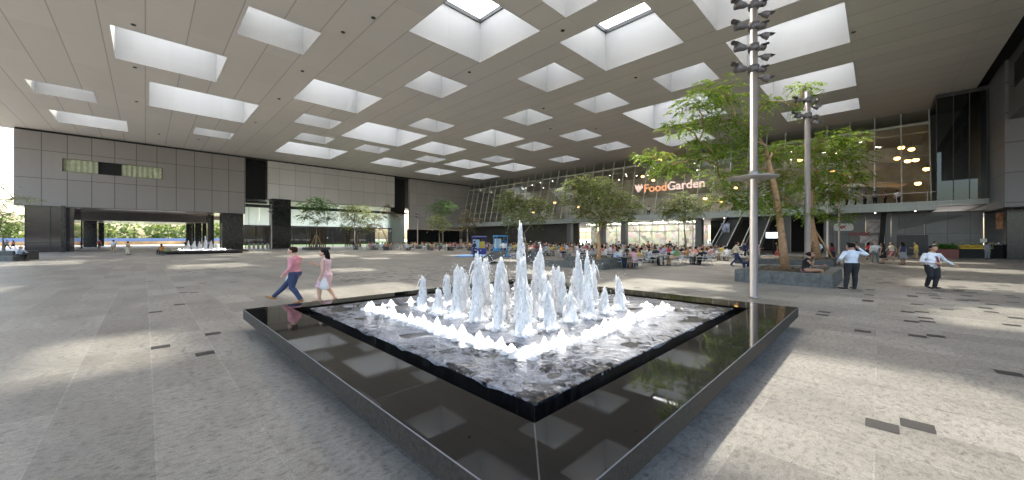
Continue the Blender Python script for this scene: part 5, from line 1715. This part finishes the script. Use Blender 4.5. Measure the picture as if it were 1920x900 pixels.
# the table one can pick out right of the two tier planter
for (px, py, s) in ((1182, 503, 'p-pp'), (1250, 499, 'pep-'), (1310, 497, 'ppep')):
    b = at(px, py); b.y += .6
    placed.append((b.x, b.y))
    table(b.x, b.y, rng.uniform(0, .3), s, True, 'front row')
front = [(26, 69), (31, 58), (37, 48), (38.5, 40), (36, 33), (31, 24), (29.5, 17), (29, 11.0), (33, 9.2)]
def fu(v):
    P_ = sorted([(b, a) for a, b in front])
    return float(np.interp(v, [p[0] for p in P_], [p[1] for p in P_]))
q = random.Random(31)
nt = 0
for r_ in range(9):
    v = 10.0
    while v < 70:
        f0 = fu(v)
        u = f0 + 0.8 + r_ * 3.0 + q.uniform(-.5, .5)
        vv = v + (r_ % 2) * 1.7 + q.uniform(-.4, .4)
        v += 3.4 if r_ == 0 else 3.8
        if u > 56 or (u > 47 and vv < 20):
            continue
        x, y = XY(u, vv)
        if any((x - a) ** 2 + (y - b_) ** 2 < 5.6 for a, b_ in placed):
            continue
        if 20 < u < 26.5 and 11.5 < vv < 17.8 or 32.5 < u < 40.5 and vv < 9.5:
            continue
        if 31 < u < 36.5 and 33 < vv < 43:            # blue mat
            continue
        if r_ > 5 and q.random() < .3:
            continue
        placed.append((x, y))
        near = y < 34
        pr = .86 if r_ < 4 else .7
        s = ''.join('p' if q.random() < pr else ('e' if q.random() < .8 else '-') for _ in range(4))
        if r_ > 4:
            s = ''.join('p' if c == 'p' else '-' for c in s)
        table(x, y, q.uniform(0, 1.57), s, near, 'front row' if r_ == 0 else ('second row' if r_ == 1 else ('middle rows' if r_ < 4 else 'back rows')))
        nt += 1

# ------------------------------------------------------------------ blue mat with two booths
c0 = at(905, 480)
M['blue'] = mat('bright blue', (0.02, 0.17, 0.42), 0.5)
mb = MB(); mb.cbox(-3.0, 3.6, -2.2, 2.6, .001, .05, .02)
tag(mb.build('blue_mat', M['blue'], GRID and None, loc=(c0.x, c0.y, 0)), 'bright blue floor mat laid out behind the fountain jets', 'mat')
def booth(label, x, y, cols, h):
    r = thing('vending_booth', label, 'booth', (x, y, .05), .5)
    mb = MB(); mb.cbox(-.8, .8, -.55, .55, 0, .75, .03); mb.build('base', cols[0], r, loc=(0, 0, 0))
    mb = MB()
    for a in (-.76, .70):
        for b_ in (-.5, .44):
            mb.box(a, a + .06, b_, b_ + .06, .75, h)
    mb.cbox(-.8, .8, -.55, .55, h, h + .16, .03)
    mb.build('frame', cols[0], r, loc=(0, 0, 0))
    mb = MB(); mb.box(-.68, -.05, -.3, .3, .76, h - .25); mb.build('display', cols[1], r, loc=(0, 0, 0))
    mb = MB(); mb.box(.02, .66, -.3, .3, .76, h - .5); mb.build('display', cols[2], r, loc=(0, 0, 0))
    return r
b = at(897, 478); booth('booth with yellow and pale panels on the blue mat', b.x, b.y + .8, (mat('violet blue frame', (.07, .08, .30), .5), mat('pale blue panel', (.45, .62, .72), .5), mat('yellow panel', (.70, .50, .08), .5)), 2.1)
b = at(938, 478); booth('light blue booth standing right of the yellow panelled one', b.x, b.y + .6, (mat('light blue frame', (.08, .35, .65), .45), mat('white blue panel', (.6, .72, .8), .5), M['blue']), 2.2)
for px, lab in ((890, 'person in navy shirt at the yellow panelled booth'), (944, 'person in white shirt by the light blue booth'), (982, 'man in white shirt behind the tallest jets')):
    b = at(px, 482)
    put(PP['m2'], lab, b.x, b.y, rng.uniform(0, 3), skin(), HAIRS[0], c_('navy' if px == 890 else 'white'), c_('navy'))
for px, lab in ((928, 'dark round parasol lying open beside the blue mat'), (1003, 'second dark parasol lying open behind the jets')):
    b = at(px, 493)
    mb = MB()
    n = 8
    vs = [(0, 0, 1.0)] + [(1.25 * math.cos(2 * PI * k / n), 1.25 * math.sin(2 * PI * k / n), .62 - .06 * (k % 2)) for k in range(n)]
    mb.add(vs, [(0, 1 + k, 1 + (k + 1) % n) for k in range(n)] + [tuple(range(n, 0, -1))])
    r = thing('parasol', lab.replace('lying open', 'tilted low'), 'parasol', (b.x, b.y, 0), 0)
    o = mb.build('canopy', mat('dark grey canvas', (.05, .055, .058), .8), r, loc=(0, 0, 0.0)); o.rotation_euler = (0.25, -.35, 0)
    mb = MB(); mb.tube([(0, 0, 0), (0, 0, .9)], .03, 6); mb.cbox(-.3, .3, -.3, .3, 0.001, .06, .01); mb.build('stand', M['table_leg'], r, loc=(0, 0, 0))

# ------------------------------------------------------------------ escalators
def escalator(label, v):
    r = gthing('escalator', label, 'escalator', 53, v, 0)
    O = (53, v, 0)
    L, H = 13.5, 6.1
    w = 0.85
    mb = MB(O)
    n = 40
    for i in range(n):
        u0 = 54.5 + (L - 3) * i / n
        mb.box(u0, u0 + (L - 3) / n, v - w, v + w, 0.02 + H * i / n - (.3 if i > 1 else 0), .03 + H * (i + 1) / n - .02)
    mb.box(53, 54.5, v - w, v + w, .001, .06)
    mb.build('steps', M['dark_grey'], r, loc=(0, 0, 0))
    for s in (-1, 1):
        y0 = v + s * (w + .12)
        mb = MB(O)
        prof = [(53.2, 0.0), (54.4, 0.0), (64.9, H - .1), (66.5, H - .1)]
        top = [(53.0, .95), (54.4, .95), (64.9, H + .95), (66.5, H + .95)]
        vs = [(a, y0 - .06, b_) for a, b_ in prof] + [(a, y0 - .06, b_) for a, b_ in top] + [(a, y0 + .06, b_) for a, b_ in prof] + [(a, y0 + .06, b_) for a, b_ in top]
        fs = []
        for i in range(3):
            fs += [(i, i + 1, 5 + i, 4 + i), (8 + i, 12 + i, 13 + i, 9 + i), (4 + i, 5 + i, 13 + i, 12 + i), (i, 8 + i, 9 + i, i + 1)]
        fs += [(0, 4, 12, 8), (3, 11, 15, 7)]
        mb.add(vs, fs); mb.build('balustrade', M['black'], r, loc=(0, 0, 0))
        mb = MB(O); mb.tube([(53.05, y0, .6), (52.9, y0, .85), (53.1, y0, 1.0), (54.4, y0, 1.0), (64.9, y0, H + 1.0), (66.5, y0, H + 1.0)], .075, 6); mb.build('handrail', M['mullion'], r, loc=(0, 0, 0))
        mb = MB(O); mb.tube([(53.3, y0 - s * .09, .18), (54.4, y0 - s * .09, .2), (64.9, y0 - s * .09, H + .1)], .06, 5); mb.build('skirt_trim', M['mullion'], r, loc=(0, 0, 0))
    return r
escalator('left escalator with pale handrails climbing under the slab behind the tables', 15.2)
escalator('right escalator with pale handrails next to the leaning steel mast base', 11.6)

# ------------------------------------------------------------------ signs
def text(s, size, depth, m, name, u, v, z, parent=None, origin=None):
    cu = bpy.data.curves.new(name, 'FONT')
    cu.body = s; cu.size = size; cu.extrude = depth; cu.offset = size * 0.012
    o = bpy.data.objects.new('tmp', cu); C.objects.link(o)
    dg = bpy.context.evaluated_depsgraph_get()
    me = bpy.data.meshes.new_from_object(o.evaluated_get(dg)); bpy.data.objects.remove(o)
    me.name = name
    # text plane: read along -v (left to right for the viewer), standing up, facing -u
    for q_ in me.vertices:
        x, y, zz = q_.co
        q_.co = (-zz, -x, y)
    me.materials.clear(); me.materials.append(m)
    ob = bpy.data.objects.new(name, me); C.objects.link(ob)
    if parent:
        ob.parent = parent; ob.location = (u - origin[0], v - origin[1], z - origin[2])
    return ob
M['sign_orange'] = emit('lit orange letters', (1.0, 0.45, 0.22), 0.12)
M['sign_white'] = emit('lit pinkish white letters', (1.0, 0.74, 0.66), 0.11)
SO = (66.6, 32.6, 10.75)
sg = gthing('letter_sign', 'large lit sign of orange and pinkish white letters behind the leaning glass', 'sign', *SO)
t1 = text('Food', 2.1, .08, M['sign_orange'], 'orange_letters', SO[0], SO[1] - 1.2, SO[2], sg, SO)
w1 = max(v.co.y * -1 for v in t1.data.vertices)
t2 = text('Garden', 2.1, .08, M['sign_white'], 'white_letters', SO[0], SO[1] - 1.2 - w1 - .12, SO[2], sg, SO)
mb = MB(SO)
for a in (-.5, 0, .5):
    mb.tube([(66.6, 32.6 - .1, 10.9), (66.6, 32.6 - .3 + a, 11.8), (66.6, 32.5 + a * 1.4, 12.4)], [.12, .3, .05], 8)
mb.build('leaf_emblem', M['sign_white'], sg, loc=(0, 0, 0))

b = (SW - 0.1, 3.35, 3.55)
sg = gthing('shop_sign', 'white rounded sign with red emblem above red lettering on the grey shop wall', 'sign', *b)
mb = MB(b)
n = 20
ring = []
for k in range(n):
    a = 2 * PI * k / n
    ring.append((math.copysign(abs(math.cos(a)) ** .35, math.cos(a)) * 1.0, math.copysign(abs(math.sin(a)) ** .35, math.sin(a)) * .5))
mb.add([(b[0], b[1] + x, b[2] + z) for x, z in ring] + [(b[0] + .08, b[1] + x, b[2] + z) for x, z in ring], [list(range(n)), list(range(2 * n - 1, n - 1, -1))] + [(k, n + k, n + (k + 1) % n, (k + 1) % n) for k in range(n)])
mb.build('panel', M['white_paint'], sg, loc=(0, 0, 0))
M['red'] = mat('red paint', (.45, .03, .04), .5)
mb = MB(b)
for x0, z0, x1, z1 in ((.45, -.12, .1, .08), (.1, .08, -.3, .18), (.1, .08, -.2, -.2), (.25, .0, .1, -.25)):
    mb.tube([(b[0] - .02, b[1] + x0, b[2] + z0), (b[0] - .02, b[1] + x1, b[2] + z1)], [.09, .06], 6)
mb.build('emblem', M['red'], sg, loc=(0, 0, 0))
t = text('DUDE', .75, .03, M['red'], 'red_letters', SW - .1, 2.75, 2.35, sg, b)
for (u, v, z, w, h, lab) in ((SW - .12, 0.5, 3.6, 1.3, 1.7, 'pale poster with faint drawing high on the grey shop wall'), (SW - .12, 0.9, 1.9, 1.7, 1.0, 'white notice low on the grey shop wall')):
    o = MB((u, v, z)); o.box(u, u + .05, v - w / 2, v + w / 2, z - h / 2, z + h / 2)
    tn = NT('printed paper'); nz = tn.noise(tn.coord(), 2.5, 4, .6); tn.base(tn.ramp(nz, [(.35, (.35, .27, .27)), (.55, (.6, .57, .57))]))
    tag(o.build('poster', tn.m, rot=GRID), lab, 'poster')
b = at(1692, 478)
r = thing('poster_stand', 'white freestanding poster board in front of the grey shop wall', 'sign', (b.x, b.y + 1.5, 0), -.15)
mb = MB(); mb.cbox(-.85, .85, -.04, .04, .15, 2.3, .01); mb.build('panel', M['white_paint'], r, loc=(0, 0, 0))
mb = MB(); mb.box(-.35, .35, -.05, -.042, 1.3, 2.0); mb.box(-.6, .6, -.05, -.042, .4, 1.0); mb.build('print', mat('print grey pink', (.5, .42, .46), .6, var=.4, scale=4), r, loc=(0, 0, 0))
mb = MB(); mb.cbox(-.9, .9, -.3, .3, .001, .15, .02); mb.build('foot', M['dark_grey'], r, loc=(0, 0, 0))

# screens and dark kiosks near the escalator foot
b = pt(1450, 441, 46)
r = thing('wall_screen', 'small bright blue white screen glowing behind the tall tree trunk', 'screen', tuple(b), -.7)
mb = MB(); mb.cbox(-.8, .8, -.06, .06, -.4, .4, .01); mb.build('frame', M['black'], r, loc=(0, 0, 0))
mb = MB(); mb.quad((-.74, -.065, -.34), (.74, -.065, -.34), (.74, -.065, .34), (-.74, -.065, .34)); mb.build('display', emit('screen light', (.7, .82, 1.0), 1.3), r, loc=(0, 0, 0))
mb = MB(); mb.tube([(0, .02, -.4), (0, .02, -b.z)], .08, 6); mb.build('post', M['black'], r, loc=(0, 0, 0))
b = at(1431, 478)
r = thing('banner_stand', 'tall banner with white and blue print left of the tall tree trunk', 'banner', (b.x, b.y + 8, 0), -.5)
mb = MB(); mb.cbox(-.55, .55, -.03, .03, .1, 4.2, .01); mb.build('panel', mat('blue white print', (.35, .38, .5), .6, var=.8, scale=2.2), r, loc=(0, 0, 0))
mb = MB(); mb.cbox(-.6, .6, -.25, .25, .001, .1, .02); mb.build('foot', M['black'], r, loc=(0, 0, 0))

# ------------------------------------------------------------------ right side: flower box, food cart, drinks counter, hanging picture
b = at(1775, 484)
r = thing('flower_box', 'brick red square planter box with bushy green plant near the food cart', 'planter', (b.x, b.y, 0), GRID)
mb = MB(); mb.cbox(-.75, .75, -.75, .75, .001, .95, .03); mb.build('box', mat('brick red box', (.17, .045, .04), .5), r, loc=(0, 0, 0))
q = random.Random(4)
vs, fs = [], []
for i in range(240):
    a, e = q.uniform(0, 6.28), q.uniform(.25, 1.4)
    d = Vector((math.cos(a) * math.cos(e), math.sin(a) * math.cos(e), math.sin(e)))
    o = Vector((q.uniform(-.55, .55), q.uniform(-.55, .55), .92))
    l = q.uniform(.45, .85)
    s = d.cross(Vector((0, 0, 1))).normalized() * .07
    n0 = len(vs)
    vs += [tuple(o), tuple(o + d * l * .5 + s), tuple(o + d * l + Vector((0, 0, -.12))), tuple(o + d * l * .5 - s)]
    fs.append((n0, n0 + 1, n0 + 2, n0 + 3))
mb = MB(); mb.add(vs, fs); mb.build('plant', M['leaf_deep'], r, loc=(0, 0, 0))
b = at(1824, 484)
r = thing('food_cart', 'glass sided food cart with yellow trays and bread inside near the dark column', 'cart', (b.x, b.y, 0), -.35)
mb = MB(); mb.cbox(-1.25, 1.25, -.45, .45, .001, .95, .02); mb.build('base', M['black'], r, loc=(0, 0, 0))
mb = MB()
for a in (-1.25, 1.2):
    for c in (-.45, .4):
        mb.box(a, a + .05, c, c + .05, .95, 1.55)
mb.cbox(-1.3, 1.3, -.5, .5, 1.55, 1.62, .02); mb.build('frame', mat('dull green frame', (.20, .22, .12), .5), r, loc=(0, 0, 0))
mb = MB()
for i in range(9):
    mb.ball((-1.0 + i * .25, -.15, 1.22 + .03 * (i % 3)), (.15, .2, .12), 8, 6)
mb.cbox(-1.15, 1.15, -.42, .35, .955, 1.1, .02)
mb.build('yellow_tray', mat('yellow food tray', (.75, .50, .04), .5), r, loc=(0, 0, 0))
mb = MB(); mb.box(.5, 1.0, -.1, -.06, 1.63, 2.0); mb.build('price_card', M['white_paint'], r, loc=(0, 0, 0))
b = at(1872, 484)
r = thing('drinks_counter', 'black draped counter with small white cups beside the dark column', 'counter', (b.x + .2, b.y, 0), -.3)
mb = MB(); mb.cbox(-1.1, 1.1, -.4, .4, .001, 1.35, .04); mb.build('drape', M['black'], r, loc=(0, 0, 0))
for i in range(8):
    mb = MB(); mb.tube([(-.8 + i * .22, .0, 1.352), (-.8 + i * .22, 0, 1.352 + .13 + .1 * (i % 2))], [.05, .06], 8); mb.build('cup', M['white_paint'], r, loc=(0, 0, 0))
b = at(1851, 486)
put(PP['m2'], 'server in grey shirt standing between the food cart and the black counter', b.x, b.y, -PI / 2, skin(), HAIRS[0], c_('grey'), c_('grey'), sc=.95)
p = pt(1880, 414, 37.5)
r = thing('hanging_picture', 'upright warm coloured picture panel hung beside the dark column', 'picture', tuple(p), -.6)
mb = MB(); mb.cbox(-.45, .45, -.03, .03, -.85, .85, .01); mb.build('panel', mat('warm picture print', (.42, .22, .12), .5, var=.8, scale=2.5), r, loc=(0, 0, 0))
mb = MB(); mb.tube([(0, 0, .85), (0, 0, 4.9 - p.z)], .02, 5); mb.build('hanger', M['dark_frame'], r, loc=(0, 0, 0))

# ------------------------------------------------------------------ dark inlay tiles in the paving
S = 0.2683
cells = set()
def tile(px, py):
    b_ = at(px, py)
    u, v = UV(b_.x, b_.y)
    cells.add((math.floor((u - .065) / S), math.floor((v - .11) / S)))
for p in ((299, 650), (384, 663), (398, 624), (337, 572), (291, 586), (345, 549), (366, 549), (340, 539), (384, 531), (446, 529), (285, 527), (420, 510), (400, 512), (350, 510), (1655, 807), (1724, 805),
          (1893, 699), (1613, 623), (1721, 631), (1757, 631), (1709, 604), (1740, 603), (1734, 597), (1700, 585), (1727, 585), (1720, 571), (1777, 581), (1537, 584), (1534, 590), (1864, 572), (1851, 579),
          (1862, 585), (1900, 597), (1899, 609), (1812, 554), (1795, 545), (1810, 543), (1820, 549), (1650, 524), (1673, 525), (1675, 518), (1628, 520), (1718, 519), (1696, 536), (1735, 537), (1770, 528),
          (1798, 524), (1780, 537), (1800, 537), (1830, 529), (1860, 528), (1870, 522), (1900, 530), (1845, 536), (1868, 545), (1885, 545), (1905, 558), (1912, 568),
          (655, 528), (645, 519), (675, 524), (690, 516), (700, 517), (727, 519), (740, 513), (765, 517), (768, 509), (758, 524), (795, 512), (803, 524), (835, 510), (842, 516), (680, 527), (640, 527), (720, 512),
          (850, 505), (870, 503), (890, 502), (1130, 538), (1190, 540)):
    tile(*p)
q = random.Random(9)
for i in range(70):
    tile(q.uniform(600, 900), q.uniform(500, 527))
for i in range(46):
    tile(q.uniform(1620, 1990), q.uniform(511, 566))
for i in range(30):
    tile(q.uniform(300, 460), q.uniform(498, 512))
mb = MB()
for i, j in cells:
    u, v = .065 + i * S, .11 + j * S
    g = .006
    mb.quad((u + g, v + g, .004), (u + S - g, v + g, .004), (u + S - g, v + S - g, .004), (u + g, v + S - g, .004))
kind(mb.build('paving_inlay', M['dark_tile'], rot=GRID), 'structure')

# ------------------------------------------------------------------ small fittings on the soffit
det = MB(); det.tube([(0, 0, 0), (0, 0, -.05), (0, 0, -.09)], [.16, .15, .06], 10)
det = det.mesh('soffit_detector', M['dark_frame'])
for px, py in ((250, 46), (253, 126), (256, 190), (523, 185), (567, 133), (479, 229), (298, 251), (372, 261), (643, 60), (1055, 57), (1192, 145), (1019, 203), (1032, 241), (1117, 241), (700, 33), (1600, 60), (880, 135)):
    p = at(px, py, HC)
    o = bpy.data.objects.new('soffit_detector', det); C.objects.link(o); o.location = (p.x, p.y, HC - .001)
    tag(o, 'small dark round detector fixed under the grey canopy', 'detector', 'detectors under the canopy')
# people at the rail upstairs in the food hall
for i, (px, top) in enumerate(((1588, 'red'), (1604, 'white'), (1622, 'black'), (1641, 'grey'), (1660, 'maroon'), (1683, 'white'), (1560, 'navy'), (1216, 'white'), (1090, 'tan'), (1150, 'black'))):
    t = (px - CX) / F
    y = (62.9 + .35 * (i % 3)) * R2 / (1 + t)
    x = t * y
    put(PP['m1' if i % 2 else 'f2'], f'{top} topped person upstairs behind glass, {"first second third fourth fifth sixth seventh eighth ninth tenth".split()[i]} along the rail', x, y, rng.uniform(0, 6), skin(), HAIRS[0], c_(top), c_('black'), z=ZF - .15)
#@@END
